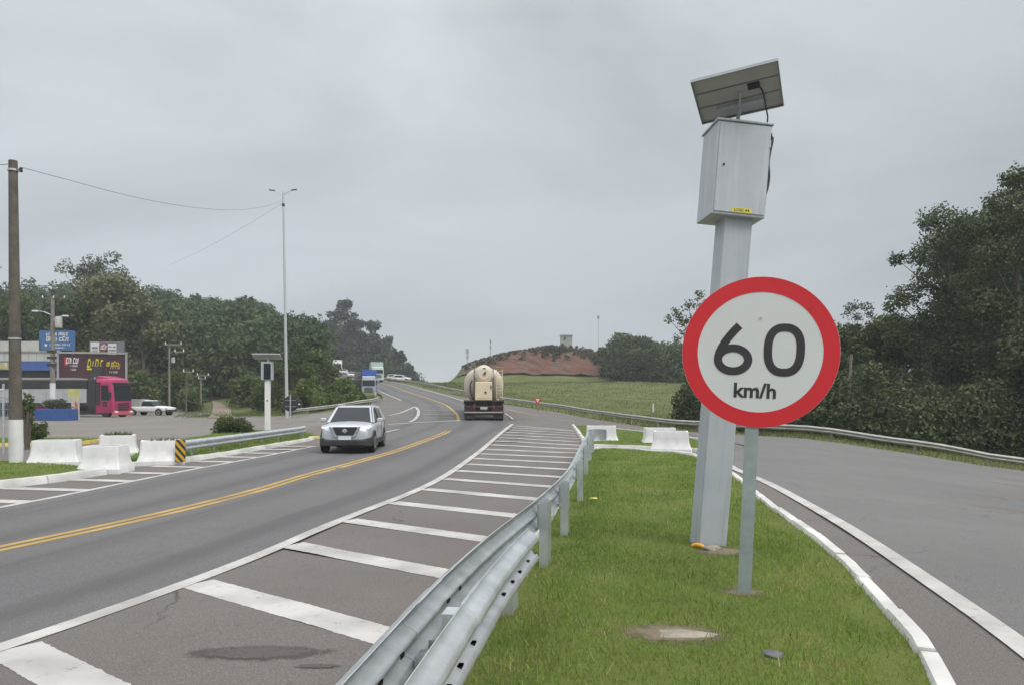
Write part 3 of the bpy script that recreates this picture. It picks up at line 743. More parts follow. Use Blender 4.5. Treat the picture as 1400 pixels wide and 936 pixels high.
# ---------------------------------------------------------------- guard rails
def wprof(side=-1, big=0.0):
    pts = [(0, 0), (.004, .012), (.03, .03), (.068, .05), (.083, .072), (.083, .092), (.068, .112), (.03, .13), (.008, .145), (.004, .155),
           (.008, .165), (.03, .18), (.068, .198), (.083, .218), (.083, .238), (.068, .26), (.03, .28), (.004, .298), (0, .31)]
    o = [(side * (a + big), z) for a, z in pts]; b = [(side * (a + big - .005), z) for a, z in pts]
    return o + b[::-1]
def path3(p, top):
    return np.c_[p[:, :2], H(p[:, 0], p[:, 1]) + top]
def guard_rail(label, pts, post_at, side=-1, top=.8, step=.5, mat=None, post=(.15, .07), group=None, back=None, lap=(), base=.1, slots=()):
    """path runs so that the road is on the `side` of travel; posts at arc-length fractions post_at"""
    mat = mat or m_galv
    p = catmull(pts, step)
    root = thing('guard_rail', label, 'guard rail', (0, 0, 0), group=group)
    mb = MB(); sweep(mb, path3(p, top - .31), wprof(side)); mb.build('rail_beam', mat, root, smooth=True, angle=50)
    n = normals2(p); Lp = np.concatenate([[0], np.cumsum(np.linalg.norm(np.diff(p, axis=0), axis=1))])
    def frame(s):
        i = int(np.clip(np.searchsorted(Lp, s), 1, len(p) - 1))
        t = Vector((-n[i][1], n[i][0])); return p[i], Vector((n[i][0], n[i][1])), t
    for s in post_at:
        q, nn, t = frame(s); z = h(q[0], q[1]) - (.2 if side == -1 and top == .8 and q[1] < 6 else 0)
        rot = Matrix(((t.x, nn.x, 0), (t.y, nn.y, 0), (0, 0, 1)))
        c = q + np.array(nn) * (-side) * (.03 + post[1] / 2)
        mb = MB(); hh = top + .3
        w, d, th = post[0], post[1], .008
        zc = z + top - .01 - hh / 2
        mb.box((c[0] - side * nn.x * (d / 2), c[1] - side * nn.y * (d / 2), zc), (w, th, hh), rot)
        for e in (-1, 1):
            mb.box((c[0] + e * t.x * (w / 2 - th / 2), c[1] + e * t.y * (w / 2 - th / 2), zc - .001), (th, d - .01, hh - .002), rot)
        po = mb.build('post', mat, root)
        if d > .05 and post[0] > .1:
            mb = MB(); mb.box((q[0] - side * nn.x * .03, q[1] - side * nn.y * .03, z + top - .155), (.12, .05, .22), rot)
            mb.build('spacer', mat, root)
            mb = MB(); mb.tube([(q[0] + side * nn.x * .004, q[1] + side * nn.y * .004, z + top - .155), (q[0] + side * nn.x * .022, q[1] + side * nn.y * .022, z + top - .155)], .016, 6)
            mb.build('bolt', m_solar_edge, root)
    for s in lap:
        i0 = int(np.searchsorted(Lp, s)); q = p[max(0, i0 - 1):i0 + 2]; sub = catmull([tuple(k) for k in q], .12)
        m_ = len(sub) // 2; sub = sub[max(0, m_ - 2):m_ + 2]
        for bg_ in (.004, -.006):
            mb = MB(); sweep(mb, path3(sub, top - .31), wprof(side, bg_)); mb.build('splice_plate', mat, root, smooth=True, angle=50)
    for s, zz, face in slots:
        q, nn, t = frame(s); z = h(q[0], q[1])
        rot = Matrix(((t.x, nn.x, 0), (t.y, nn.y, 0), (0, 0, 1)))
        mb = MB(); mb.box((q[0] + face * nn.x, q[1] + face * nn.y, z + top - .31 + zz), (.05, .022 if abs(face) > .03 else .006, .011 if abs(face) > .03 else .02), rot)
        mb.build('slot', m_black, root)
    return root, p, frame

fr = catmull(rail1_pts, .5)
Lr = np.concatenate([[0], np.cumsum(np.linalg.norm(np.diff(fr, axis=0), axis=1))])
def s_at(y): return float(np.interp(y, fr[:, 1], Lr))
r1, fr, frame1 = guard_rail('long galvanised guard rail curving along the near edge of the grass island', rail1_pts,
    [s_at(y) for y in (-2.3, -.4, 1.6, 3.6, 5.6, 7.2, 8.95, 12.1, 16.0, 19.8, 23.2)], side=-1, top=.80, step=.3, post=(.21, .09), lap=[s_at(3.75), s_at(7.55)],
    slots=[(s_at(2.75) + .085 * k, .155, .0115) for k in range(7)] + [(s_at(4.1) + .085 * k, .155, .0115) for k in range(5)])
# end wing of the long rail
mb = MB(); e = fr[-1]
for k in range(1): pass
cp = [(e[0], e[1]), (e[0] + .08, e[1] + .3), (e[0] + .24, e[1] + .52), (e[0] + .42, e[1] + .5), (e[0] + .5, e[1] + .32)]
sweep(mb, path3(catmull(cp, .1), .46), [(a, z * 1.15) for a, z in [(-.06, .0), (-.075, .06), (-.075, .25), (-.06, .31), (-.05, .31), (-.065, .25), (-.065, .06), (-.05, .0)]])
mb.build('end_wing', m_galv, r1, smooth=True)
q2 = push(fr, .225); k0 = fr[:, 1] < 5.95
pts2 = [tuple(q) for q in q2[k0][::3]] + [tuple(q2[k0][-1])]
pb = catmull(pts2, .25); Lb = np.concatenate([[0], np.cumsum(np.linalg.norm(np.diff(pb, axis=0), axis=1))])
sb = lambda y: float(np.interp(y, pb[:, 1], Lb))
r2, pb2, _ = guard_rail('short second guard rail ending in a cut end in front of the speed camera', pts2, [], side=1, top=.80, step=.25, lap=[sb(3.75)],
    slots=[(sb(2.75) + .095 * k, .121, .052) for k in range(8)] + [(sb(4.3) + .095 * k, .121, .052) for k in range(9)] + [(sb(5.4), .121, .052), (sb(5.55), .121, .052)])
for y in (1.6, 3.6):
    i = int(np.argmin(abs(pb[:, 1] - y))); n_ = normals2(pb)[i]; z = h(pb[i][0], pb[i][1]); t = Vector((-n_[1], n_[0]))
    rot = Matrix(((t.x, n_[0], 0), (t.y, n_[1], 0), (0, 0, 1)))
    mb = MB(); mb.box((pb[i][0] - n_[0] * .05, pb[i][1] - n_[1] * .05, z + .645), (.13, .085, .24), rot); mb.build('spacer', m_galv, r2)
    mb = MB(); mb.tube([(pb[i][0] + n_[0] * .0, pb[i][1] + n_[1] * .0, z + .645), (pb[i][0] + n_[0] * .024, pb[i][1] + n_[1] * .024, z + .645)], .017, 6)
    mb.build('bolt', m_solar_edge, r2)

Lf = float(np.sum(np.linalg.norm(np.diff(catmull(rail_pts, 1.0), axis=0), axis=1)))
guard_rail('weathered guard rail sweeping around the outside of the exit ramp below the woods', rail_pts, list(np.arange(3, min(Lf, 175), 3.8)), side=-1, top=.72, step=1.0,
           mat=m_galv_old, post=(.1, .06))
lr_pts = [(-9.45, 20.9), (-9.35, 24), (-9.2, 28), (-9.0, 31.0), (-9.05, 32.2)]
guard_rail('low galvanised guard rail between the white planter blocks and the silver car', lr_pts, [.6, 2.5, 4.4, 6.3, 8.2, 10.2, 11.0], side=1, top=.62, step=.5, post=(.1, .06))
bank_pts = [tuple(G(*q)) for q in ((392, 569), (420, 566), (450, 562.5), (480, 558), (503, 554.5), (516, 551))] + [(-15.2, 82), (-16.8, 91)]
guard_rail('dull tan guard rail along the foot of the bushy bank', bank_pts, list(np.arange(1, 24, 3.8)), side=1, top=.62, step=.8, mat=m_galv_old, post=(.1, .06))

# ---------------------------------------------------------------- speed limit sign
sg = thing('speed_limit_sign', 'round red and white 60 km/h speed limit sign on a flat grey post', 'road sign', (1.905, 6.05, .2), lean=(0, R(2.5)), rz=R(-15))
mb = MB(); mb.box((0, .045, .55), (.105, .008, 2.9)); mb.box((-.049, .07, .55), (.007, .045, 2.898)); mb.box((.049, .07, .55), (.007, .045, 2.898))
mb.build('post', m_signpost, sg)
SZ = 1.985; SX = .03; SR = .617
mb = MB(); mb.lathe([(0, 0), (SR, 0), (SR, .004), (0, .004)], (SX, .034, SZ), 'y', 72); pl = mb.build('plate', m_signwhite, sg, smooth=True, angle=30)
mb = MB(); vs = []; n = 96
for y in (.0315, .0338):
    for r_ in (SR - .002, SR * .795):
        vs += [(SX + r_ * math.cos(2 * math.pi * k / n), y, SZ + r_ * math.sin(2 * math.pi * k / n)) for k in range(n)]
fs = []
for k in range(n):
    j = (k + 1) % n
    fs += [(k, j, n + j, n + k), (2 * n + k, 3 * n + k, 3 * n + j, 2 * n + j), (k, 2 * n + k, 2 * n + j, j), (n + k, n + j, 3 * n + j, 3 * n + k)]
mb.add(vs, fs); mb.build('red_border', m_red, pl)
def stroke(mb, pts, w, y0, y1, closed=False):
    p = np.array(pts, float); m_ = len(p)
    t = np.gradient(p, axis=0) if not closed else (np.roll(p, -1, 0) - np.roll(p, 1, 0))
    t /= np.linalg.norm(t, axis=1)[:, None]; nn = np.stack([-t[:, 1], t[:, 0]], 1)
    rings = []
    for a, b in zip(p, nn):
        l, r_ = a + b * w / 2, a - b * w / 2
        rings.append([Vector((l[0], y0, l[1])), Vector((r_[0], y0, r_[1])), Vector((r_[0], y1, r_[1])), Vector((l[0], y1, l[1]))])
    if closed: rings.append(rings[0])
    mb.loft(rings, cap=not closed)
px2 = lambda x, y: (SX + (x - 1038) * .00598, SZ + (481 - y) * .00598)
six_a = [px2(1010.5, 445.2)] + [px2(x, y) for x, y in ((1005, 451), (999, 458.5), (993, 467), (988.5, 475), (985.5, 482), (984, 488), (983.8, 492))]
six_b = [px2(1003.8 + 20 * math.cos(a), 492 - 15.8 * math.sin(a) * 1.0) for a in np.linspace(0, 2 * math.pi, 49)[:-1]]
mb = MB(); stroke(mb, six_a, .065, .0312, .0339); stroke(mb, six_b, .065, .0308, .0339, closed=True); mb.build('numeral_six', m_ink, pl)
zero = []
for a in np.linspace(0, 2 * math.pi, 65)[:-1]:
    c, s_ = math.cos(a), math.sin(a); e_ = 2 / 2.5
    zero.append(px2(1070 + 21 * math.copysign(abs(c) ** e_, c), 477.2 - 30.3 * math.copysign(abs(s_) ** e_, s_)))
mb = MB(); stroke(mb, zero, .065, .0312, .0339, closed=True); mb.build('numeral_zero', m_ink, pl)
text_mesh('km/h', .165, m_ink, 'unit_text', pl, (SX - .022, .0325, SZ - .32), (R(90), 0, 0), .001, .0045, 1.02)
for zz in (.28, -.28):
    mb = MB(); mb.tube([(SX - .0, .026, SZ + zz), (SX, .036, SZ + zz)], .009, 8); mb.build('bolt', m_galv, pl)

# ---------------------------------------------------------------- speed camera on its post
rd = thing('speed_camera', 'tall grey speed camera post with steel cabinet and tilted solar panel', 'speed camera', (2.17, 8.0, .17), lean=(0, R(4.7)), rz=R(4))
mb = MB(); mb.box((0, .155, 1.8), (.31, .31, 4.2)); mb.build('post', m_post, rd, bevel=.012)
cb = MB(); cb.box((-.045, .16, 4.10), (.59, .50, 1.0)); cab = cb.build('cabinet', m_cab, rd, bevel=.008)
mb = MB(); mb.box((-.045, .16, 4.613), (.625, .54, .024)); mb.build('lid', m_cab, cab, bevel=.006)
mb = MB(); mb.box((-.042, -.096, 4.105), (.555, .012, .955)); door = mb.build('door', m_cab, cab, bevel=.004)
mb = MB(); mb.lathe([(0, 0), (.012, 0), (.012, .01), (0, .012)], (-.25, -.112, 4.13), 'y', 12); mb.build('lock', m_black, cab)
mb = MB(); mb.box((-.015, -.1035, 3.657), (.225, .003, .05)); lb = mb.build('yellow_label', m_yel, cab)
text_mesh('LOG 44', .044, m_ink, 'label_text', lb, (-.015, -.1056, 3.657), (R(90), 0, 0), .0004, .0006, 1.15)
for z in (3.8, 4.4):
    mb = MB(); mb.tube([(.242, -.095, z - .04), (.242, -.095, z + .04)], .01, 8); mb.build('hinge', m_galv, cab)
cable = catmull([(.235, .0, 4.58), (.29, -.02, 4.5), (.277, -.02, 4.35), (.267, -.02, 4.22), (.287, -.02, 4.08), (.277, -.02, 3.94), (.25, .0, 3.84), (.235, .06, 3.82)], .03)
mb = MB(); mb.tube([tuple(c) for c in cable], .017, 8); mb.build('cable', m_wirem, rd, smooth=True)
# panel: short side falls away from the viewer, rolled to the left
_inv = (Matrix.Translation(rd.location) @ rd.rotation_euler.to_matrix().to_4x4()).inverted()
ax = (_inv.to_3x3() @ Vector((.76, -.33, .07))).normalized(); ay = _inv.to_3x3() @ Vector((.27, .55, -.22))
ay = (ay - ax * ay.dot(ax)).normalized(); an = ax.cross(ay)
RM = Matrix((ax, ay, an)).transposed()
pc = _inv @ Vector((2.43, 7.95, 5.09))
def pbox(c, d): return pc + RM @ Vector(c), d
mb = MB(); c, d = pbox((0, 0, 0), (.86, .66, .006)); mb.box(c, d, RM); sp = mb.build('solar_panel', m_solar_back, rd)
m_cells = M('solar_cells', (.012, .018, .045), .12, 0, .2, 20)
mb = MB(); c, d = pbox((0, 0, .006), (.85, .65, .004)); mb.box(c, d, RM); mb.build('cell_glass', m_cells, sp)
for c0_, d0 in (((0, -.335, -.008), (.88, .012, .035)), ((0, .335, -.008), (.88, .012, .035)), ((-.434, 0, -.008), (.012, .658, .035)), ((.434, 0, -.008), (.012, .658, .035))):
    mb = MB(); c, d = pbox(c0_, d0); mb.box(c, d, RM); mb.build('frame_edge', m_solar_edge, sp)
for yy in (-.12, .10):
    mb = MB(); c, d = pbox((0, yy, -.007), (.83, .014, .007)); mb.box(c, d, RM); mb.build('rib', m_solar_edge, sp)
mb = MB(); c, d = pbox((.17, -.06, -.015), (.12, .08, .022)); mb.box(c, d, RM); mb.build('junction_box', m_black, sp, bevel=.004)
mb = MB(); c, d = pbox((.0, .17, -.02), (.5, .04, .03)); mb.box(c, d, RM)
e1 = pc + RM @ Vector((0, .17, -.03))
mb.tube([e1, (-.04, .17, 4.74), (-.04, .17, 4.62)], .022, 10); mb.tube([pc + RM @ Vector((.03, -.02, -.01)), (-.03, .17, 4.72)], .012, 8)
mb.build('bracket', m_cab, rd, bevel=.003)
wire = catmull([tuple(pc + RM @ Vector((.19, -.09, -.025))), tuple(pc + RM @ Vector((.25, -.02, -.06))), (.21, .03, 4.85), (.23, .0, 4.72), (.23, .02, 4.62)], .04)
mb = MB(); mb.tube([tuple(c) for c in wire], .009, 6); mb.build('wire', m_wirem, rd, smooth=True)

def rock(name, label, cat, loc, size, mat, seed=0, flat=1.0, amp=.18):
    r_ = random.Random(seed); bm = bmesh.new(); bmesh.ops.create_icosphere(bm, subdivisions=3, radius=1)
    ph = [r_.uniform(0, 6) for _ in range(6)]
    for v in bm.verts:
        c = v.co; k = 1 + amp * (math.sin(2.3 * c.x + ph[0]) * math.sin(2.9 * c.y + ph[1]) + .6 * math.sin(5 * c.z + 4 * c.x + ph[2]) + .35 * math.sin(9 * c.y + 7 * c.x + ph[3]))
        v.co = Vector((c.x * size[0] * k, c.y * size[1] * k, max(c.z, -.4) * size[2] * k * flat))
    me = bpy.data.meshes.new(name); bm.to_mesh(me); bm.free(); me.materials.append(mat)
    me.polygons.foreach_set('use_smooth', [True] * len(me.polygons))
    o = link(bpy.data.objects.new(name, me)); o.location = loc; return tag(o, label, cat)
m_rub = M('concrete_rubble', (.2, .175, .135), .95, 0, .3, 9, bump=.6, bscale=25, col2=(.31, .28, .23))
rock('concrete_lump', 'small broken concrete lump at the foot of the speed camera post', 'rubble', (2.12, 7.86, .2), (.1, .07, .05), m_rub, 3)
rock('concrete_patch', 'pale crumbling concrete patch sunk in the lawn in front of the sign', 'concrete slab', (1.12, 5.0, .203), (.24, .1, .02), m_rub, 5, amp=.25)
m_ston = M('dark_stone', (.10, .105, .115), .6, 0, .3, 10, bump=.3)
rock('dark_stone', 'dark grey flat stone lying in the grass near the right kerb', 'stone', (1.62, 4.6, .205), (.07, .055, .03), m_ston, 8)
m_orange = M('orange_plastic', (.62, .27, .02), .5, 0, .15, 6)
mb = MB(); mb.tube([(1.95, 7.98, .215), (1.99, 7.94, .235), (2.03, 7.9, .23), (2.06, 7.87, .205)], .024, 10)
tag(mb.build('conduit_stub', m_orange, smooth=True), 'short orange plastic conduit stub at the left foot of the speed camera', 'pipe')
rock('yellow_leaf', 'small yellow fallen leaf on the grass beside the long guard rail', 'leaf', (*G(812, 681, .2), .205), (.07, .05, .015), M('yellow_leaf', (.6, .5, .12), .8), 9)

# ---------------------------------------------------------------- white planter blocks
m_soilp = M('planter_soil', (.04, .05, .02), 1, 0, .4, 8)
m_weed = leaf_mat('weed_leaf', (.05, .085, .02), (.12, .16, .045), .2)
def planter(label, px, py, sx=1.0, rz=0.0, sh=1.0, dz=0.0, plants=0, seed=0):
    q = G(px, py, dz); r_ = random.Random(seed)
    root = thing('concrete_planter', label, 'planter block', (q[0], q[1] + .45, h(q[0], q[1] + .45) + dz - .02), rz, 'white concrete planter blocks at the road splits')
    prof = [(0, 1.38, .94), (.15, 1.38, .94), (.24, 1.29, .85), (.34, 1.22, .78), (.48, 1.175, .74), (.72, 1.15, .72), (.745, 1.13, .70)]
    rings = []
    for z, w, d in prof:
        w, d, z = w * sx / 2, d / 2, z * sh
        c_ = .03
        rings.append([Vector(v) for v in ((-w + c_, -d, z), (w - c_, -d, z), (w, -d + c_, z), (w, d - c_, z), (w - c_, d, z), (-w + c_, d, z), (-w, d - c_, z), (-w, -d + c_, z))])
    for z, w, d in ((.745, .98, .56), (.66, .96, .54)):
        w, d, z = w * sx / 2, d / 2, z * sh
        rings.append([Vector(v) for v in ((-w, -d, z), (w, -d, z), (w, -d, z), (w, d, z), (w, d, z), (-w, d, z), (-w, d, z), (-w, -d, z))])
    mb = MB(); mb.loft(rings, cap=True); mb.build('shell', m_block, root, smooth=True, angle=25)
    mb = MB(); mb.box((0, 0, .67 * sh), (.9 * sx, .52, .03)); mb.build('soil', m_soilp, root)
    if plants:
        rr = np.random.default_rng(seed); nb = plants
        x = rr.uniform(-.42 * sx, .42 * sx, nb); y = rr.uniform(-.24, .24, nb); a = rr.uniform(0, 6.28, nb); L = rr.uniform(.06, .2, nb); w = .02
        b = rr.uniform(0, 6.28, nb)
        p0 = np.stack([x - np.cos(a) * w, y - np.sin(a) * w, np.full(nb, .68 * sh)], 1); p1 = np.stack([x + np.cos(a) * w, y + np.sin(a) * w, np.full(nb, .68 * sh)], 1)
        p2 = np.stack([x + np.cos(b) * L * .6, y + np.sin(b) * L * .6, .68 * sh + L], 1)
        o = np_mesh('weeds', np.stack([p0, p1, p2], 1).reshape(-1, 3), 3, m_weed, root); o['kind'] = 'stuff'
    return root
planter('white planter block with bare top directly right of the whitewashed wooden pole', 63, 638, .86, R(18), seed=1, dz=.08, sh=.92)
planter('white planter block at the tip of the left grass island, turned cornerwise', 131, 648, .72, R(6), seed=2, sh=.92)
planter('white planter block with green weeds growing out, set farthest back in the left group', 151, 624, .86, R(24), seed=3, plants=260, sh=.92)
planter('white planter block standing beside the yellow and black hazard board', 209, 636, .86, R(25), seed=4, plants=60, sh=.92)
planter('white planter block just behind the end of the long guard rail', 824, 607, 1.0, R(-8), seed=5)
planter('white planter block half hidden behind another block left of the speed camera', 905, 611, .98, R(-4), seed=6)
planter('front white planter block next to the speed camera post', 921, 619, 1.0, R(-12), seed=7)

# hazard board at the nose of the left rail
m_chev = bpy.data.materials.new('hazard_stripes'); m_chev.use_nodes = True
n_, l_, b_ = nodes_of(m_chev); t_ = n_.new('ShaderNodeTexCoord'); s_ = n_.new('ShaderNodeSeparateXYZ'); l_.new(t_.outputs['Object'], s_.inputs[0])
a1 = n_.new('ShaderNodeMath'); a1.operation = 'MULTIPLY_ADD'; a1.inputs[1].default_value = 1.15; l_.new(s_.outputs['X'], a1.inputs[0]); l_.new(s_.outputs['Z'], a1.inputs[2])
a2 = n_.new('ShaderNodeMath'); a2.operation = 'MULTIPLY'; a2.inputs[1].default_value = 4.6; l_.new(a1.outputs[0], a2.inputs[0])
a3 = n_.new('ShaderNodeMath'); a3.operation = 'FRACT'; l_.new(a2.outputs[0], a3.inputs[0])
a4 = n_.new('ShaderNodeMath'); a4.operation = 'GREATER_THAN'; a4.inputs[1].default_value = .5; l_.new(a3.outputs[0], a4.inputs[0])
x_ = n_.new('ShaderNodeMix'); x_.data_type = 'RGBA'; x_.inputs[6].default_value = (.55, .32, .02, 1); x_.inputs[7].default_value = (.03, .03, .03, 1)
l_.new(a4.outputs[0], x_.inputs[0]); l_.new(x_.outputs[2], b_.inputs['Base Color']); b_.inputs['Roughness'].default_value = .5
q = (at(246.5, 20.1), 20.1)
hz = thing('hazard_marker', 'yellow and black striped hazard board at the start of the left guard rail', 'road sign', (q[0], q[1], h(*q)))
mb = MB(); mb.prism([(-.14, .1), (.14, .1), (.14, .66), (.1, .7), (-.1, .7), (-.14, .66)], -.006, .006); mb.build('board', m_chev, hz)
mb = MB(); mb.box((0, .03, .3), (.06, .04, .72)); mb.build('post', m_galv, hz)

# ---------------------------------------------------------------- small speed camera on the left island
q = np.array([at(366, 37.7), 37.7])
sc = thing('speed_camera', 'slim white speed camera with dark window and flat solar panel on the left island', 'speed camera', (q[0], q[1], h(*q) + .1), R(8))
mb = MB(); mb.box((0, 0, 1.35), (.26, .24, 2.9)); mb.build('post', m_whitep, sc, bevel=.01)
mb = MB(); mb.box((-.02, .02, 3.13), (.56, .42, .92)); c_ = mb.build('cabinet', m_cab, sc, bevel=.012)
mb = MB(); mb.box((0.01, -.197, 3.1), (.34, .015, .8)); mb.build('window', m_glass, c_)
mb = MB(); mb.lathe([(0, 0), (.04, 0), (.04, .01), (0, .012)], (0, -.13, 1.62), 'y', 12); mb.build('lock', m_black, sc)
mb = MB(); mb.tube([(0, 0, 3.55), (0, 0, 3.78)], .035, 8); mb.build('bracket', m_galv, sc)
rt = Matrix.Rotation(R(-17), 3, 'X'); mb = MB(); mb.box((-.02, 0, 3.86), (1.36, .78, .045), rt); mb.build('solar_panel', M('panel_pale', (.4, .42, .42), .4, .2, .05), sc)
# ---------------------------------------------------------------- vehicles
m_tyre = M('tyre', (.02, .02, .021), .85, 0, .2, 10)
m_rim = M('alloy_rim', (.4, .41, .42), .35, .7, .1, 5)
m_cladding = M('bumper_plastic', (.035, .035, .037), .6, 0, .1, 5)
m_plate = M('number_plate', (.6, .62, .66), .5, 0, .05)
m_tail = M('tail_lamp', (.35, .02, .02), .3, 0, 0)
def wheel(root, c, r=.34, w=.22, n=20, rim=True, label=None):
    mb = MB(); mb.lathe([(r * .6, -w / 2), (r * .93, -w / 2), (r, -w * .3), (r, w * .3), (r * .93, w / 2), (r * .6, w / 2)], (0, 0, 0), 'x', n)
    wh = mb.build('wheel', m_tyre, root, smooth=True, angle=35); wh.location = c
    if rim:
        mb = MB(); s = 1 if c[0] > 0 else -1
        mb.lathe([(0, -.02), (r * .62, -.02), (r * .62, .03), (r * .5, .04), (r * .2, .02), (0, .035)] if s > 0 else [(0, .02), (r * .62, .02), (r * .62, -.03), (r * .5, -.04), (r * .2, -.02), (0, -.035)], (s * w * .36, 0, 0), 'x', n)
        mb.build('rim', m_rim, wh, smooth=True, angle=35)
    return wh
def body_shell(name, stations, mat, root, crown=.03, sub=1):
    rings = []
    for y, w, z0, z1 in stations:
        hh = z1 - z0
        half = [(w * .86, z0), (w * .985, z0 + .1 * hh), (w, z0 + .45 * hh), (w * .985, z0 + .74 * hh), (w * .93, z0 + .92 * hh), (w * .8, z1), (w * .4, z1 + crown), (0, z1 + crown * 1.25)]
        ring = half + [(-a, b) for a, b in half[-2::-1]]
        rings.append([Vector((a, y, b)) for a, b in ring])
    mb = MB(); mb.loft(rings); return mb.build(name, mat, root, smooth=True, sub=sub, angle=60)
def car(label, loc, rz, paint, group=None, detail=True, kind='suv', lights=False):
    root = thing('passenger_car', label, 'car', loc, rz, group)
    if kind == 'suv': L, Hh, gh, wr = 4.3, 1.59, .0, .35
    else: L, Hh, gh, wr = 4.1, 1.46, -.06, .31
    st_ = [(-2.14, .60, .42, .74), (-2.08, .72, .34, .86), (-1.95, .80, .30, .93), (-1.6, .865, .28, .985), (-1.0, .88, .27, 1.03), (-.3, .885, .27, 1.05),
           (.6, .885, .27, 1.07), (1.4, .88, .28, 1.10), (1.85, .85, .32, 1.10), (2.06, .78, .42, 1.06), (2.13, .70, .5, .98)]
    st_ = [(y, w, a, b + gh) for y, w, a, b in st_]
    body = body_shell('body', st_, paint, root)
    top = Hh
    def ring(z, yf, yr, w, k=.88):
        return [Vector(v) for v in ((-w * k, yf, z), (w * k, yf, z), (w, yf + .14, z), (w, (yf + yr) / 2, z), (w, yr - .14, z), (w * k, yr, z), (-w * k, yr, z), (-w, yr - .14, z), (-w, (yf + yr) / 2, z), (-w, yf + .14, z))]
    zb = 1.0 + gh
    mb = MB(); mb.loft([ring(zb, -1.08, 2.0, .80), ring(top - .05, -.30, 1.66, .615)]); mb.build('windows', m_glass, root, smooth=True, angle=30)
    mb = MB(); mb.loft([ring(top - .085, -.335, 1.70, .635), ring(top - .03, -.24, 1.66, .60), ring(top, -.05, 1.45, .5), ring(top + .006, .15, 1.2, .3)]); mb.build('roof', paint, root, smooth=True, angle=60)
    for s in (-1, 1):
        for pa, pb_, ra, rb, mt_ in (((.735, -1.04, zb + .01), (.575, -.30, top - .06), .035, .03, paint), ((.80, -.93, zb), (.632, -.15, top - .07), .03, .026, paint),
                ((.803, .42, zb), (.622, .48, top - .06), .03, .028, m_black), ((.80, 1.62, zb + .05), (.625, 1.42, top - .06), .09, .05, paint), ((.70, 1.98, zb + .02), (.55, 1.64, top - .06), .06, .05, paint)):
            mb = MB(); mb.tube([(s * pa[0], pa[1], pa[2]), (s * pb_[0], pb_[1], pb_[2])], [ra, rb], 8); mb.build('pillar', mt_, root, smooth=True)
    for s in (-1, 1):
        mb = MB(); mb.box((s * .985, -.72, zb + .10), (.2, .11, .14)); mb.build('mirror', paint, root, bevel=.03)
        for y in (-1.36, 1.28): wheel(root, (s * .79, y, wr), wr)
        for y in (-1.36, 1.28):       # dark arch
            mb = MB(); pr = [(wr * 1.2 * math.cos(a), wr * 1.2 * math.sin(a)) for a in np.linspace(-.25, math.pi + .25, 14)]
            pin = [(wr * 1.03 * math.cos(a), wr * 1.03 * math.sin(a)) for a in np.linspace(math.pi + .25, -.25, 14)]
            poly = pr + pin
            vs = [Vector((s * .80, y + a, wr + b)) for a, b in poly] + [Vector((s * .895, y + a, wr + b)) for a, b in poly]; k = len(poly)
            fs = [(i, (i + 1) % k, k + (i + 1) % k, k + i) for i in range(k)] + [(i, i + 1, k - 2 - i, k - 1 - i) for i in range(13)] + [(k + i, k + k - 1 - i, k + k - 2 - i, k + i + 1) for i in range(13)]
            mb.add(vs, fs); mb.build('wheel_arch', m_cladding, root)
            mb = MB(); mb.lathe([(0, 0), (wr * 1.06, 0), (wr * 1.06, .012), (0, .012)], (s * .862, y, wr), 'x', 20); mb.build('arch_liner', m_tyre, root)
        if detail:
            # swept headlamp
            mb = MB(); mb.add([Vector(v) for v in ((s * .46, -2.125, .80), (s * .78, -1.985, .84), (s * .855, -1.72, .92), (s * .80, -1.80, .945), (s * .62, -2.02, .90), (s * .46, -2.10, .86),
                 (s * .46, -1.9, .80), (s * .74, -1.8, .84), (s * .80, -1.6, .92), (s * .76, -1.6, .945), (s * .6, -1.8, .90), (s * .46, -1.9, .86))],
                 [(0, 1, 2, 3, 4, 5), (6, 11, 10, 9, 8, 7)] + [(i, i + 6, (i + 1) % 6 + 6, (i + 1) % 6) for i in range(6)])
            mb.build('headlight', m_lens, root)
            mb = MB(); mb.box((s * .66, -2.075, .47), (.22, .06, .09)); mb.build('fog_lamp', m_cladding, root, bevel=.02)
            mb = MB(); mb.box((s * .886, .0, .36), (.03, 2.0, .16)); mb.build('sill', m_cladding, root, bevel=.01)
            for y in (-.48, .5, 1.42):
                mb = MB(); mb.box((s * .882, y, .75), (.012, .012, .52)); mb.build('door_seam', m_black, root)
            mb = MB(); mb.box((s * .895, .2, .90), (.03, .16, .03)); mb.build('door_handle', paint, root, bevel=.008)
        else:
            mb = MB(); mb.box((s * .62, -2.06, .80), (.34, .12, .13)); mb.build('headlight', m_lens, root, bevel=.03)
    mb = MB(); mb.loft([[Vector(v) for v in ((-w, y, z0), (w, y, z0), (w, y, z1), (-w, y, z1))] for y, w, z0, z1 in ((-2.17, .66, .27, .45), (-2.06, .80, .25, .52), (-1.74, .878, .24, .56))])
    mb.build('front_bumper', m_cladding, root, bevel=.03)
    mb = MB(); mb.loft([[Vector(v) for v in ((-w, y, z0), (w, y, z0), (w, y, z1), (-w, y, z1))] for y, w, z0, z1 in ((1.75, .875, .26, .56), (2.06, .80, .3, .55), (2.16, .7, .34, .5))])
    mb.build('rear_bumper', m_cladding, root, bevel=.03)
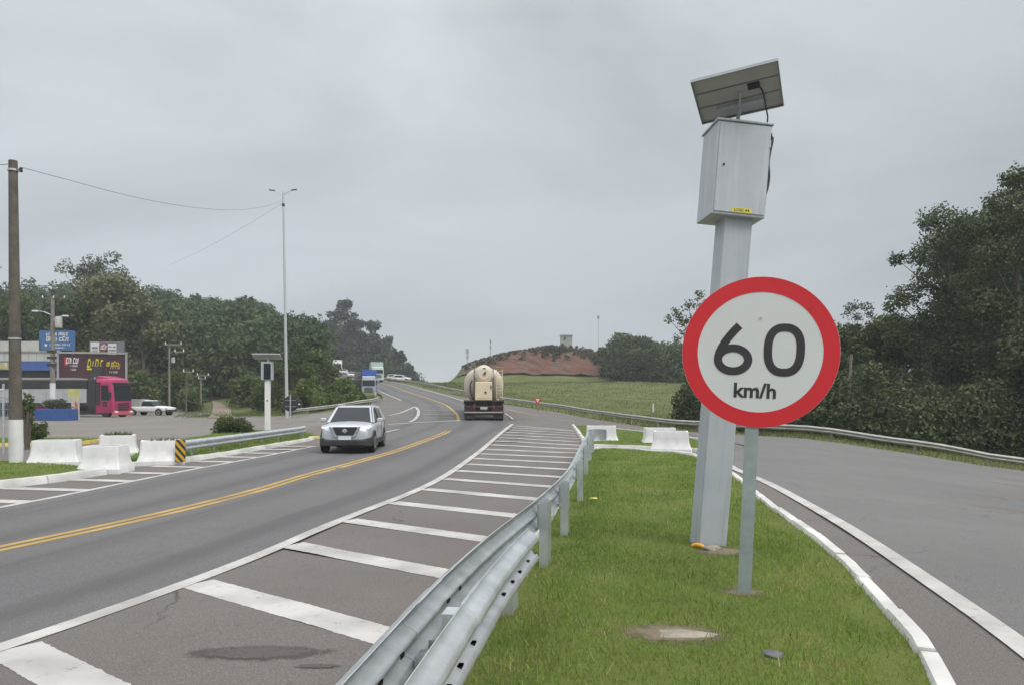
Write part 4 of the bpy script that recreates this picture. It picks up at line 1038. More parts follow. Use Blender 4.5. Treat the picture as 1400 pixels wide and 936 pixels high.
    if detail:
        mb = MB(); mb.prism([(-.42, .90), (.42, .90), (.28, .62), (-.28, .62)], -2.165, -2.06); gr = mb.build('grille', m_black, root, bevel=.012)
        mb = MB()
        for s in (-1, 1): mb.prism([(s * .45, .91), (s * .53, .91), (s * .37, .57), (s * .22, .57), (s * .25, .61), (s * .315, .61)][::s], -2.185, -2.06)
        mb.build('chrome_trim', m_chrome, gr, bevel=.006)
        mb = MB(); mb.lathe([(0, 0), (.075, 0), (.075, -.015), (.055, -.02), (0, -.02)], (0, -2.168, .765), 'y', 18); mb.box((0, -2.19, .765), (.19, .012, .035)); mb.build('badge', m_chrome, gr)
        mb = MB(); mb.box((0, -2.18, .535), (.42, .02, .13)); mb.build('number_plate', m_plate, root)
        mb = MB(); mb.box((0, -2.15, .36), (.9, .05, .09)); mb.build('air_intake', m_black, root)
        for s in (-1, 1):
            mb = MB(); mb.tube([(s * .60, .0, top + .0), (s * .59, .05, top + .035), (s * .575, 1.3, top + .03), (s * .57, 1.36, top - .01)], .016, 6); mb.build('roof_rail', m_silver, root)
        mb = MB(); mb.tube([(-.35, -1.0, 1.055), (.1, -.93, 1.095)], .012, 6); mb.build('wiper', m_black, root)
        for s in (-.33, .33):
            mb = MB(); mb.box((s, .35, 1.16), (.3, .14, .42)); mb.build('seat', m_cladding, root, bevel=.04)
    else:
        mb = MB(); mb.box((0, -2.12, .66), (.7, .08, .14)); mb.build('grille', m_black, root)
    for s in (-1, 1):
        mb = MB(); mb.box((s * .68, 2.06, .92), (.22, .16, .2)); mb.build('tail_light', m_tail, root, bevel=.03)
    return root
q = (-5.5, 25.9)
suv = car('silver crossover car driving towards the viewer in the oncoming lane', (q[0], q[1], h(*q) + .025), R(3), m_silver)
suv.scale = (.97, .97, .96)

# bulk cement lorry seen from behind
ty = 46.0; tx = at(660, 44.2); tz = h(tx, ty) + .03
tk = thing('tanker_truck', 'dusty cream bulk tanker lorry driving away up the right lane', 'truck', (tx, ty, tz), R(2.5))
tank = [(.05, .56, .54, 2.92), (.3, .60, .58, 2.90), (1.0, .9, .82, 2.62), (1.9, 1.24, 1.1, 2.30), (2.25, 1.29, 1.15, 2.24), (7.6, 1.29, 1.15, 2.24), (8.5, .9, .85, 2.6), (9.4, .55, .55, 2.9)]
rings = []
for y, a, b, c in tank:
    ring = []
    for k in range(32):
        t = 2 * math.pi * k / 32; e_ = 2 / 2.35 if a > 1 else 1
        ring.append(Vector((a * math.copysign(abs(math.cos(t)) ** e_, math.cos(t)), y, c + b * math.copysign(abs(math.sin(t)) ** e_, math.sin(t)))))
    rings.append(ring)
mb = MB(); mb.loft(rings); tn = mb.build('tank', m_tan, tk, smooth=True, angle=50)
mb = MB(); mb.lathe([(0, -.10), (.2, -.09), (.4, -.05), (.53, .03), (.56, .08)], (0, .0, 2.92), 'y', 28); mb.build('tank_end', m_tan, tn, smooth=True)
mb = MB(); mb.lathe([(.30, 0), (.33, 0), (.33, -.03), (.30, -.03)], (0, -.06, 2.9), 'y', 24); mb.build('end_ring', m_tan2, tn)
mb = MB(); mb.prism([(-.06, 2.86), (.1, 2.86), (.13, 3.1), (.02, 3.02)], -.13, -.08); mb.box((0.02, -.06, 3.26), (.18, .06, .06)); mb.build('emblem', m_ink, tn)
mb = MB()
for k in range(9): mb.box((.98, .42 + .0 * k, 1.5 + .2 * k), (.34, .035, .03))
for s in (-1, 1): mb.box((.98 + s * .18, .42, 2.3), (.035, .05, 1.9))
mb.build('ladder', m_tan2, tk)
mb = MB(); mb.box((-.02, .06, 1.86), (1.06, .5, 1.14)); bx = mb.build('equipment_box', m_tan2, tk, bevel=.03)
mb = MB(); mb.box((-.02, -.198, 1.88), (.9, .02, .96)); dr = mb.build('box_door', m_tan2, bx, bevel=.01)
mb = MB(); mb.lathe([(0, 0), (.07, 0), (.06, -.05), (0, -.05)], (.1, -.21, 1.78), 'y', 14); mb.build('valve', m_ink, bx)
mb = MB(); mb.box((.44, -.21, 2.1), (.07, .05, .2)); mb.build('handle', m_grime, bx)
mb = MB(); mb.box((0, .25, 1.24), (2.5, .7, .1)); mb.box((0, 4.5, 1.05), (1.0, 8.6, .3)); mb.box((0, -.05, .52), (2.5, .1, .14)); mb.box((0, .3, .62), (2.46, .06, .5)); mb.box((0, .12, 1.12), (2.5, .1, .2)); mb.box((-.55, .2, .85), (.1, .5, .7)); mb.box((.55, .2, .85), (.1, .5, .7))
mb.build('chassis', m_grime, tk)
m_reflect = M('reflective_strip', (.45, .32, .28), .4, 0, .3, 30)
mb = MB(); mb.box((0, -.108, .54), (2.42, .012, .07)); mb.build('reflector', m_reflect, tk)
for s in (-1, 1):
    mb = MB(); mb.box((s * .9, .02, .56), (.62, .03, .84)); mb.build('mudflap', m_black, tk)
    mb = MB(); mb.box((s * .95, -.02, .9), (.3, .06, .1)); mb.build('tail_light', M('dusty_tail_lamp', (.12, .03, .03), .6, 0, .2), tk)
    mb = MB(); mb.prism([(s * .6, 1.1), (s * 1.25, 1.1), (s * 1.25, 1.16), (s * .6, 1.16)], .0, 2.6); mb.build('mudguard', m_grime, tk)
    for y in (.75, 1.95, 3.1, 10.2):
        wheel(tk, (s * .98, y, .51), .51, .5, 18, rim=False)
mb = MB(); mb.box((0, -.125, .8), (.45, .02, .15)); mb.build('number_plate', M('dusty_plate', (.4, .4, .4), .6, 0, .1), tk)
for s in (-1, 1):
    mb = MB(); mb.lathe([(0, 0), (.07, 0), (.06, -.03), (0, -.035)], (s * .62, -.1, .85), 'y', 12); mb.build('marker_lamp', m_tail, tk)
mb = MB(); mb.tube([tuple(c) for c in catmull([(-.75, .2, 2.5), (-.85, -.02, 2.2), (-.8, -.05, 1.7), (-.62, -.02, 1.35), (-.5, .1, 1.3)], .1)], .05, 8); mb.build('hose', m_grime, tk, smooth=True)
mb = MB(); mb.tube([(-.6, .3, 1.3), (-.6, .3, 3.3)], .025, 6); mb.tube([(.58, .3, 1.3), (.58, .3, 3.3)], .025, 6); mb.build('pipe', m_grime, tk)
mb = MB(); mb.box((0, 11.2, 1.95), (2.4, 2.0, 2.5)); mb.build('cab', m_tan2, tk, bevel=.1)

def truck_front(label, loc, rz, cabm, boxm, cabh=3.3, boxh=3.9, length=9, lower=None, group=None, bw=2.5):
    root = thing('lorry', label, 'truck', loc, rz, group)
    rings = []
    for z, yf, w in ((.45, -.02, 1.2), (.9, -.06, 1.24), (1.5, -.04, 1.23), (cabh - .5, .16, 1.2), (cabh - .12, .3, 1.15), (cabh, .5, 1.05)):
        rings.append([Vector(v) for v in ((-w + .15, yf, z), (w - .15, yf, z), (w, yf + .2, z), (w, 2.0, z), (-w, 2.0, z), (-w, yf + .2, z))])
    mb = MB(); mb.loft(rings); cabo = mb.build('cab', cabm, root, smooth=True, angle=35)
    mb = MB(); mb.add([Vector(v) for v in ((-1.05, -.06, 1.62), (1.05, -.06, 1.62), (1.03, .115, cabh - .62), (-1.03, .115, cabh - .62), (-1.05, .1, 1.62), (1.05, .1, 1.62), (1.03, .3, cabh - .62), (-1.03, .3, cabh - .62))],
                      [(0, 1, 2, 3), (4, 7, 6, 5), (0, 4, 5, 1), (1, 5, 6, 2), (2, 6, 7, 3), (3, 7, 4, 0)]); mb.build('windscreen', m_glass, cabo)
    mb = MB()
    for k in range(4): mb.box((0, -.075, .78 + k * .19), (1.55 - .05 * k, .06, .09))
    mb.build('grille', m_black, cabo)
    mb = MB(); mb.box((0, .0, .42), (2.4, .3, .34)); bp_ = mb.build('bumper', lower or cabm, root, bevel=.05)
    for s in (-1, 1):
        mb = MB(); mb.box((s * .95, -.1, .55), (.36, .14, .2)); mb.build('headlight', m_lens, root, bevel=.03)
        mb = MB(); mb.box((s * 1.36, .25, 2.15), (.16, .2, .62)); mb.tube([(s * 1.2, .35, 2.45), (s * 1.36, .27, 2.4)], .03, 6); mb.build('mirror', m_black, root, bevel=.03)
        mb = MB(); mb.add([Vector((s * 1.235, y, z)) for y, z in ((.45, 1.65), (1.35, 1.65), (1.35, cabh - .65), (.62, cabh - .65))] + [Vector((s * 1.2, y, z)) for y, z in ((.45, 1.65), (1.35, 1.65), (1.35, cabh - .65), (.62, cabh - .65))],
                          [(0, 1, 2, 3), (4, 7, 6, 5), (0, 4, 5, 1), (1, 5, 6, 2), (2, 6, 7, 3), (3, 7, 4, 0)]); mb.build('side_window', m_glass, cabo)
        for y in (.95, length - 2.4, length - 1.1): wheel(root, (s * 1.0, y, .5), .5, .36, 18)
    mb = MB(); mb.box((0, length / 2 + 1, .95), (.9, length - 1, .25)); mb.build('chassis', m_grime, root)
    if boxm is not None:
        mb = MB(); mb.box((0, 2.4 + (length - 2.4) / 2, (1.15 + boxh) / 2), (bw, length - 2.4, boxh - 1.15)); mb.build('cargo_box', boxm, root, bevel=.03)
    return root
m_wtruck = M('white_lorry_paint', (.68, .68, .66), .35, 0, .05, 2)
m_blue_t = M('blue_tarpaulin', (.04, .10, .38), .6, 0, .15, 2)
m_greyt = M('grey_lorry_paint', (.33, .35, .37), .4, .1, .1, 2)
m_box_g = M('pale_green_box', (.42, .50, .46), .6, 0, .1, 1)
q = (at(461, 205), 205); truck_front('distant white lorry coming over the rise above the bushy bank', (q[0], q[1], h(*q) + .3), R(12), m_wtruck, m_wtruck, 3.4, 3.9, 8)
q = (at(504, 102), 102); t2 = truck_front('blue topped grey lorry coming down the hill past the bank', (q[0], q[1], h(*q) - .55), R(10), m_greyt, m_blue_t, 3.1, 4.1, 10, lower=m_black); t2.scale = (.8, 1, .95)
q = (at(490.5, 106), 106)
vn = truck_front('dark lorry with a grey top standing behind the bank next to the blue topped one', (q[0], q[1], h(*q) - .7), R(8), m_cladding, M('dull_grey_load', (.16, .15, .14), .8), 2.6, 3.7, 7, bw=2.2)
vn.scale = (.72, 1, 1)
q = (at(516.5, 150), 150)
gt = truck_front('pale green box lorry parked behind the blue topped lorry', (q[0], q[1], h(*q) + .4), R(14), m_box_g, m_box_g, 3.0, 4.0, 8)
m_wcar = M('white_car_paint', (.7, .7, .69), .3, 0, .04, 2)
q = (at(480.5, 160), 160); car('white car in the queue behind the dark lorry', (q[0], q[1], h(*q) + .6), R(10), m_wcar, detail=False, kind='hatch', group='distant oncoming cars')
q = (at(470.5, 190), 190); car('small distant white car next to the white lorry', (q[0], q[1], h(*q) + .6), R(10), m_wcar, detail=False, kind='hatch', group='distant oncoming cars')
q = (at(541, 175), 175); car('white car parked above the road on the grassy crest under the trees', (q[0], q[1], h(*q) + .2), R(70), m_wcar, detail=False, kind='hatch')
q = (at(549, 168), 168); car('white pickup-like car parked lower on the grassy crest beside another white car', (q[0], q[1], h(*q) + .1), R(80), m_wcar, detail=False, kind='suv')
q = np.array([at(400, 73.5), 73.5]); car('black car facing the road behind the round dark sign', (q[0], q[1], h(*q) + .02), R(14), M('black_car_paint', (.012, .012, .014), .25, 0, 0), detail=False, kind='suv')

# white pickup on the forecourt, seen from its right side
q = np.array([at(206, 79), 79.0])
pk = thing('pickup_truck', 'white pickup parked side-on at the edge of the forecourt beside the pink lorry', 'pickup', (q[0], q[1], .02), R(78))
body_shell('body', [(-2.5, .7, .5, .85), (-2.4, .82, .42, .95), (-1.5, .87, .4, 1.02), (-1.0, .88, .38, 1.05), (2.3, .88, .42, 1.06), (2.45, .84, .5, 1.02)], m_wcar, pk)
def ringp(z, yf, yr, w): return [Vector(v) for v in ((-w * .9, yf, z), (w * .9, yf, z), (w, yf + .12, z), (w, yr, z), (-w, yr, z), (-w, yf + .12, z))]
mb = MB(); mb.loft([ringp(1.02, -1.15, .55, .8), ringp(1.6, -.5, .4, .64)]); mb.build('windows', m_glass, pk)
mb = MB(); mb.loft([ringp(1.58, -.54, .45, .66), ringp(1.66, -.35, .35, .55)]); mb.build('roof', m_wcar, pk, smooth=True)
mb = MB(); mb.loft([ringp(1.03, .6, 2.4, .82), ringp(1.78, .7, 2.3, .76)]); mb.build('canopy', M('dull_canopy', (.3, .3, .29), .6), pk)
for s in (-1, 1):
    for y in (-1.6, 1.5):
        wheel(pk, (s * .79, y, .37), .37)
        mb = MB(); mb.lathe([(0, 0), (.42, 0), (.42, .012), (0, .012)], (s * .868, y, .4), 'x', 18); mb.build('wheel_arch', m_tyre, pk)
    mb = MB(); mb.box((s * .68, -2.42, .82), (.3, .14, .15)); mb.build('headlight', m_lens, pk, bevel=.02)
mb = MB(); mb.box((0, -2.47, .55), (1.6, .16, .22)); mb.build('bumper', m_cladding, pk, bevel=.03)

# pink lorry with a long tarpaulin-topped body, crossing the forecourt
m_pink = M('pink_lorry_paint', (.38, .032, .115), .3, .1, .12, .6)
m_maroon = M('dark_red_paint', (.16, .012, .05), .3, .1, .1, .6)
pq = np.array([at(168, 71.5), 71.5])
pt = truck_front('pink cab-over lorry with a long white and black sided body', (pq[0], pq[1], .02), R(76), m_pink, None, 3.75, 3.7, 14.5, lower=M('pink_bumper', (.5, .09, .1), .4))
for s in (-1, 1):
    mb = MB(); mb.box((s * 1.238, 1.72, 2.3), (.02, .5, 2.2)); mb.build('side_fairing', m_black, pt)
    mb = MB(); mb.box((s * 1.24, .95, 1.28), (.02, .5, .5)); mb.build('step', m_grime, pt)
    mb = MB(); mb.tube([(s * 1.05, 2.2, 1.2), (s * 1.05, 2.2, 3.9)], .1, 8); mb.build('exhaust_stack', m_chrome, pt)
mb = MB(); mb.loft([[Vector(v) for v in ((-w, y, z0), (w, y, z0), (w, y, z1), (-w, y, z1))] for y, w, z0, z1 in ((.55, .9, 3.66, 3.78), (1.9, 1.12, 3.66, 4.02))]); mb.build('roof_deflector', m_pink, pt, bevel=.04)
mb = MB(); mb.box((0, .16, 3.3), (2.3, .22, .16)); mb.build('sun_visor', m_black, pt, bevel=.03)
mb = MB(); mb.box((0, 2.9, 1.9), (2.3, .5, 1.4)); mb.build('maroon_panel', m_maroon, pt)
mb = MB(); mb.box((0, 8.8, 2.1), (2.5, 11.4, 1.35)); mb.build('cargo_side', M('white_side_panel', (.42, .43, .44), .6, 0, .15, .8), pt)
mb = MB(); mb.box((0, 8.8, 3.2), (2.56, 11.5, .86)); mb.build('tarpaulin', M('black_tarpaulin', (.03, .03, .032), .7, 0, .3, 1.0), pt, bevel=.08)
mb = MB(); mb.box((0, 2.5, 2.2), (2.44, .9, 3.0)); mb.build('sleeper_panel', m_black, pt, bevel=.05)
mb = MB(); mb.box((0, 7.5, .85), (2.3, 6.0, .5)); mb.build('tank_skirt', m_maroon, pt, bevel=.05)

# ---------------------------------------------------------------- poles, lamps, wires
def pole(name, label, cat, loc, hgt, r0, r1, mat, lean=(0, 0), n=10, square=False, paint=0, group=None):
    root = thing(name, label, cat, loc, 0, group, lean)
    mb = MB(); mb.tube([(0, 0, -.3), (0, 0, paint or .05), (0, 0, hgt * .5), (0, 0, hgt)], [r0, r0, (r0 + r1) / 2, r1], 4 if square else n)
    mb.build('shaft', mat, root, smooth=not square, angle=50)
    if paint:
        mb = MB(); mb.tube([(0, 0, 0), (0, 0, paint)], [r0 + .012, r0 + .01], 4 if square else n); mb.build('painted_base', m_block, root, smooth=not square, angle=50)
    return root
wp = pole('utility_pole', 'tall weathered wooden pole with a white painted base at the left edge', 'utility pole', (-12.55, 18.7, .1), 7.72, .15, .10, m_wood, lean=(0, R(-.6)), paint=1.18)
mb = MB(); mb.tube([(0, 0, 7.45), (0, 0, 7.5)], .125, 12); mb.build('band', m_galv, wp)
mb = MB(); mb.tube([(.1, 0, 7.5), (.2, 0, 7.49)], .012, 6); mb.lathe([(0, 0), (.03, .01), (.045, .04), (.03, .07), (.045, .1), (.02, .13), (0, .13)], (.2, 0, 7.42), 'z', 12); mb.build('insulator', m_black, wp, smooth=True)
mb = MB(); mb.tube([(-.1, .0, 4.9), (-.3, 0, 5.05), (-.42, .05, 5.0)], .015, 6); mb.build('hook', m_galv, wp)
mb = MB(); mb.tube([(0, 0, 3.2), (0, 0, 3.24)], .142, 12); mb.build('band', m_galv, wp)
mb = MB(); mb.tube([(-.9, .0, 1.9), (-.3, 0, 1.95)], .02, 6); mb.lathe([(0, -.06), (.07, -.06), (.1, .03), (0, .06)], (-.95, 0, 1.9), 'z', 10); mb.build('small_lamp', m_whitep, wp)

MX, MY = at(392.5, 62), 62
mz = h(MX, MY)
mast = pole('street_lamp', 'very tall slim galvanised lamp mast with two lamp arms', 'street lamp', (MX, MY, mz), 19.0, .15, .075, M('mast_steel', (.46, .48, .48), .5, .3, .05), lean=(0, R(-1.0)))
for s in (-1, 1):
    mb = MB(); mb.tube([(0, 0, 18.75), (s * .35, 0, 18.95), (s * .72, 0, 19.12)], .035, 6); a_ = mb.build('lamp_arm', m_galv, mast, smooth=True)
    mb = MB(); mb.box((s * .92, 0, 19.16), (.5, .2, .1), Matrix.Rotation(R(-6 * s), 3, 'Y')); mb.build('lamp_head', m_solar_edge, a_, bevel=.03)
mb = MB(); mb.lathe([(0, -.12), (.1, -.12), (.13, 0), (.1, .12), (0, .12)], (0, 0, 17.9), 'z', 12); mb.build('collar', m_black, mast)

u2 = np.array([at(72, 61), 61.0])
up = pole('utility_pole', 'concrete pole with white painted foot rising out of the blue planter box', 'utility pole', (u2[0], u2[1], 0.0), 10.2, .2, .14, m_conc, paint=3.1)
mb = MB(); mb.box((0.1, -.05, 10.05), (2.3, .1, .12)); mb.build('crossarm', m_wood, up)
for x in (-.9, 0, .9):
    mb = MB(); mb.lathe([(0, 0), (.05, 0), (.06, .06), (.03, .1), (.05, .14), (0, .18)], (x + .1, -.05, 10.12), 'z', 8); mb.build('insulator', m_whitep, up)
mb = MB(); mb.lathe([(0, -.45), (.26, -.45), (.28, -.3), (.28, .35), (.22, .45), (0, .47)], (.55, -.1, 8.1), 'z', 16); mb.box((.25, -.05, 8.2), (.4, .06, .06)); mb.build('transformer', M('transformer_grey', (.42, .41, .38), .6), up, smooth=True, angle=40)
for s, z in ((-1, 8.95), (1, 8.55)):
    mb = MB(); mb.tube([(0, 0, z - .3), (s * .6, -.2, z), (s * 1.1, -.3, z + .05)], .03, 6); a_ = mb.build('lamp_arm', m_galv, up)
    mb = MB(); mb.box((s * 1.25, -.32, z + .04), (.45, .2, .12)); mb.build('lamp_head', m_whitep, a_, bevel=.03)
for z in (4.6, 5.2, 5.7):
    mb = MB(); mb.box((0, -.12, z), (.75, .12, .22)); mb.build('cable_bracket', m_grime, up)

def small_pole(label, px, pyb, pyt, Y, arms, mat=m_conc, r=.13):
    x = at(px, Y); z = h(x, Y); H_ = CAMZ + (HY - pyt) / FPX * Y - z
    rt = pole('utility_pole', label, 'utility pole', (x, Y, z), H_, r, r * .7, mat)
    for dz, w, dx in arms:
        mb = MB(); mb.box((dx, -.1, H_ - dz), (w, .12, .13)); mb.build('crossarm', m_conc, rt)
        for e in (-.45, .45):
            mb = MB(); mb.lathe([(0, 0), (.06, 0), (.07, .1), (.03, .16), (.06, .22), (0, .28)], (dx + e * w, -.1, H_ - dz + .06), 'z', 8); mb.build('insulator', m_whitep, rt)
    return rt
p3 = small_pole('concrete pole with crossarm and small transformer behind the white pickup', 231.5, 566, 470, 86, [(.1, 2.0, .5), (.95, 1.1, 1.2)])
mb = MB(); mb.lathe([(0, -.3), (.2, -.3), (.2, .3), (0, .34)], (.5, -.1, 6.3), 'z', 12); mb.build('transformer', M('transformer_grey', (.42, .41, .38), .6), p3)
small_pole('thin brownish pole among the weeds right of the concrete pole', 254.5, 565, 507, 84, [(.1, 1.2, .3)], m_wood, .09)
small_pole('short concrete pole with crossarm at the foot of the dirt track', 274.5, 563, 512, 92, [(.1, 1.5, .3), (.5, .9, .2)])
small_pole('little pale pole with double crossarm up on the wooded slope', 315, 520, 494, 135, [(.3, 1.9, 0), (1.2, 1.4, 0)], m_block, .12)
def wire(label, pts, r=.018):
    mb = MB(); c = catmull(pts, 1.5); mb.tube([tuple(k) for k in c], r, 5, cap=False)
    return tag(mb.build('overhead_wire', m_wirem), label, 'wire')
def P3(px, py, Y): return (at(px, Y), Y, CAMZ + (HY - py) / FPX * Y)
def sag(a, b, s, n=6):
    a, b = np.array(a), np.array(b); return [tuple(a + (b - a) * t - np.array([0, 0, s * 4 * t * (1 - t)])) for t in np.linspace(0, 1, n)]
wire('long thin wire sagging from the wooden pole to the tall lamp mast', sag(P3(29, 229, 18.7), P3(386, 275, 62), .9), .007)
wire('thin wire leaving the top of the wooden pole towards the left', sag(P3(19, 224, 18.7), P3(-160, 196, 16), .2), .008)
wire('wire running left from the top crossarm of the planter pole', sag(P3(96, 388, 61), P3(-90, 391, 50), .2), .03)
wire('faint wire dropping left from the lamp mast to the forecourt poles', sag(P3(386, 278, 62), P3(232, 362, 84), .3), .008)

q = np.array([at(397, 52), 52.0])
ds = thing('traffic_sign', 'dark round back of a traffic sign on a thin grey post by the forecourt', 'road sign', (q[0], q[1], h(*q)), R(-4))
mb = MB(); mb.tube([(.0, 0, 0), (0, 0, 2.05)], .045, 8); mb.build('post', m_galv, ds)
mb = MB(); mb.lathe([(0, 0), (.56, 0), (.56, .012), (0, .012)], (0, .06, 1.42), 'y', 28); mb.build('plate', m_black, ds)
for z in (1.22, 1.66):
    mb = MB(); mb.box((0, .03, z), (.8, .03, .06)); mb.build('rail', m_solar_edge, ds)
# yield sign in the field, seen face on
q = np.array([at(735, 62), 62.0])
ys_ = thing('give_way_sign', 'small red edged triangular give way sign in front of the green field', 'road sign', (q[0], q[1], h(*q)))
mb = MB(); mb.tube([(0, 0, 0), (0, 0, 1.5)], .04, 8); mb.build('post', m_solar_edge, ys_)
mb = MB(); mb.prism([(0, .72), (.46, 1.52), (-.46, 1.52)], -.06, -.05); y1_ = mb.build('plate', m_red, ys_)
mb = MB(); mb.prism([(0, 1.03), (.24, 1.43), (-.24, 1.43)], -.066, -.058); mb.build('plate_centre', m_signwhite, y1_)
ys_.scale = (.72, .72, .8)
# leaning pole in the woods to the right
pole('utility_pole', 'leaning wooden pole in front of the dark woods right of the speed sign', 'utility pole', (at(1158, 47), 47, h(at(1158, 47), 47)), 5.2, .1, .08, M('grey_wood', (.17, .16, .14), .9, 0, .25, 4), lean=(0, R(3)))
for px, yt in ((893, 552), (897, 556)):
    pass
small_pole('short pale fence post standing in the green field', 893, 562, 551, 75, [], m_block, .1)
# things on the far skyline
q = P3(774, 474, 210)
wt = thing('water_tower', 'small square grey tower block on the hilltop above the red earth bank', 'tower', (q[0], q[1], q[2] - 4))
mb = MB(); mb.box((0, 0, 3.5), (3.2, 3.2, 6.8)); mb.build('wall', M('tower_concrete', (.3, .31, .29), .9, 0, .15, .8), wt)
mb = MB(); mb.box((0, 0, 7.05), (3.5, 3.5, .35)); mb.build('roof', m_solar_edge, wt)
mb = MB(); mb.box((-.5, -1.61, 6.2), (.5, .04, .8)); mb.build('window', m_black, wt)
def antenna(label, px, pyb, pyt, Y, r=.05, boxes=()):
    a, b = P3(px, pyb, Y), P3(px, pyt, Y); rt = thing('antenna_mast', label, 'antenna', a)
    mb = MB(); mb.tube([(0, 0, -3), (0, 0, b[2] - a[2])], r, 6); mb.build('shaft', M('antenna_grey', (.33, .34, .35), .6), rt)
    for f, w in boxes:
        mb = MB(); mb.box((0, 0, (b[2] - a[2]) * f), (w, w, w * 1.6)); mb.build('antenna_panel', M('antenna_grey', (.33, .34, .35), .6), rt)
    return rt
antenna('thin antenna mast on the skyline behind the tanker lorry', 670.5, 490, 464, 200, .12, ((.9, .5), (.6, .4)))
antenna('faint lattice mast on the skyline left of the tanker lorry', 639, 500, 478, 300, .12, ((.9, 1.3), (.55, .9)))
antenna('thin pole topped by a small box above the trees on the red bank', 818, 475, 434, 170, .045, ((1.0, .45),))

# ---------------------------------------------------------------- the roadside shop
BY = 82.0
def bx(px): return at(px, BY)
def bz(py): return CAMZ + (HY - py) / FPX * BY
m_pan = M('white_cladding', (.46, .46, .42), .6, 0, .1, .5)
m_bband = M('blue_fascia', (.055, .105, .30), .5, 0, .08, .6)
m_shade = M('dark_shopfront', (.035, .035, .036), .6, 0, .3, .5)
m_bill = M('billboard_maroon', (.06, .02, .025), .5, 0, .2, .3)
m_frame = M('grey_frame', (.33, .33, .31), .6, .2, .1, 1)
sh = thing('shop_building', 'long roadside shop with white cladding, blue fascia and dark open front', 'building', (bx(20), BY, 0))
ox = bx(20)
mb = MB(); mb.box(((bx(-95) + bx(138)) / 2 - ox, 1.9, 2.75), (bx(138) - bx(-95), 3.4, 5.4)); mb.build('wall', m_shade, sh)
mb = MB(); mb.box((bx(-15) - ox, 2, (bz(480) + bz(466)) / 2), (bx(52) - bx(-85), 3.6, bz(466) - bz(480))); mb.build('upper_wall', m_pan, sh)
mb = MB(); mb.box((bx(0) - ox, -.1, (bz(493.5) + bz(481)) / 2), (bx(84) - bx(-84), .3, bz(481) - bz(493.5))); cl = mb.build('cladding', m_pan, sh)
for k in range(15):
    mb = MB(); mb.box((bx(-80 + 11 * k) - ox, -.262, (bz(493.5) + bz(481)) / 2), (.05, .02, bz(481) - bz(493.5) - .02)); mb.build('cladding_joint', m_frame, cl)
mb = MB(); mb.box((bx(0) - ox, -.16, (bz(506) + bz(493.8)) / 2), (bx(84) - bx(-84), .5, bz(493.8) - bz(506))); mb.build('fascia', m_bband, sh)
mb = MB(); mb.box((bx(0) - ox, -.18, bz(480.6)), (bx(84) - bx(-84), .4, .12)); mb.build('roof_edge', m_frame, sh)
mb = MB(); mb.box((bx(5) - ox, -1.2, bz(518)), (bx(120) - bx(-110), 2.6, .2)); mb.build('canopy', M('canopy_sheet', (.33, .33, .31), .6), sh)
mb = MB(); mb.box((bx(5) - ox, -.2, bz(500)), (1.7, .62, .8)); mb.build('sign_letters', M('yellow_lettering', (.4, .36, .2), .6, 0, .5, 3), sh)
def pic(parent, px0, py0, px1, py1, y, mat, name, t=.02):
    mb = MB(); mb.box((bx((px0 + px1) / 2) - ox, y, (bz(py0) + bz(py1)) / 2), (bx(px1) - bx(px0), t, bz(py0) - bz(py1))); return mb.build(name, mat, parent)
def glyphs(parent, px0, py0, px1, py1, y, mat, n, seed, name='lettering', slant=.15):
    """rows of unreadable far-off lettering: joined strokes of unequal height"""
    r_ = random.Random(seed); mb = MB(); w = (bx(px1) - bx(px0)) / n; z0, z1 = bz(py1), bz(py0); H_ = z1 - z0
    for k in range(n):
        x = bx(px0) - ox + w * (k + .1); a = r_.choice([1, .78, .78, .9]); sx = slant * H_
        kind = r_.choice('oilnac')
        def st(x0, za, x1, zb_, th):
            mb.prism([(x0, za), (x0 + th, za), (x1 + th, zb_), (x1, zb_)], y - .02, y)
        th = w * .24
        st(x, z0, x + sx * a, z0 + H_ * a, th)
        if kind in 'onac':
            mb.prism([(x + sx * a * .8, z0 + H_ * a * .78), (x + w * .78 + sx * a * .8, z0 + H_ * a * .78), (x + w * .78 + sx * a, z0 + H_ * a), (x + sx * a, z0 + H_ * a)], y - .021, y - .001)
        if kind in 'on': st(x + w * .6, z0, x + w * .6 + sx * a, z0 + H_ * a, th)
        if kind in 'oac': mb.prism([(x, z0), (x + w * .8, z0), (x + w * .8 + sx * .2, z0 + H_ * .2), (x + sx * .2, z0 + H_ * .2)], y - .019, y + .001)
    return mb.build(name, mat, parent)
m_wtxt = M('white_lettering', (.66, .64, .64), .6, 0, .05); m_ytxt = M('bright_yellow_lettering', (.62, .56, .03), .6, 0, .08); m_otxt = M('orange_lettering', (.5, .28, .04), .6, 0, .3, 2)
for k in range(4):                                   # bays of the open front
    mb = MB(); mb.box((bx(-40 + 36 * k) - ox, -.05, 1.9), (.3, .3, 3.8)); mb.build('column', m_frame, sh)
for k in range(3):
    mb = MB(); mb.box((bx(-22 + 36 * k) - ox, .16, 1.3), (1.9, .1, 2.2)); mb.build('roller_door', M('roller_grey', (.16, .16, .165), .6, 0, .15, 2), sh)
q = (at(18, 76), 76); car('black hatchback parked in front of the shop behind the wooden pole', (q[0], q[1], .02), R(60), M('dark_grey_paint', (.03, .032, .036), .3, 0, .05), detail=False, kind='hatch')
q = (at(44, 77), 77); car('grey car parked by the shop front left of the blue planter', (q[0], q[1], .02), R(85), m_greyt, detail=False, kind='hatch')
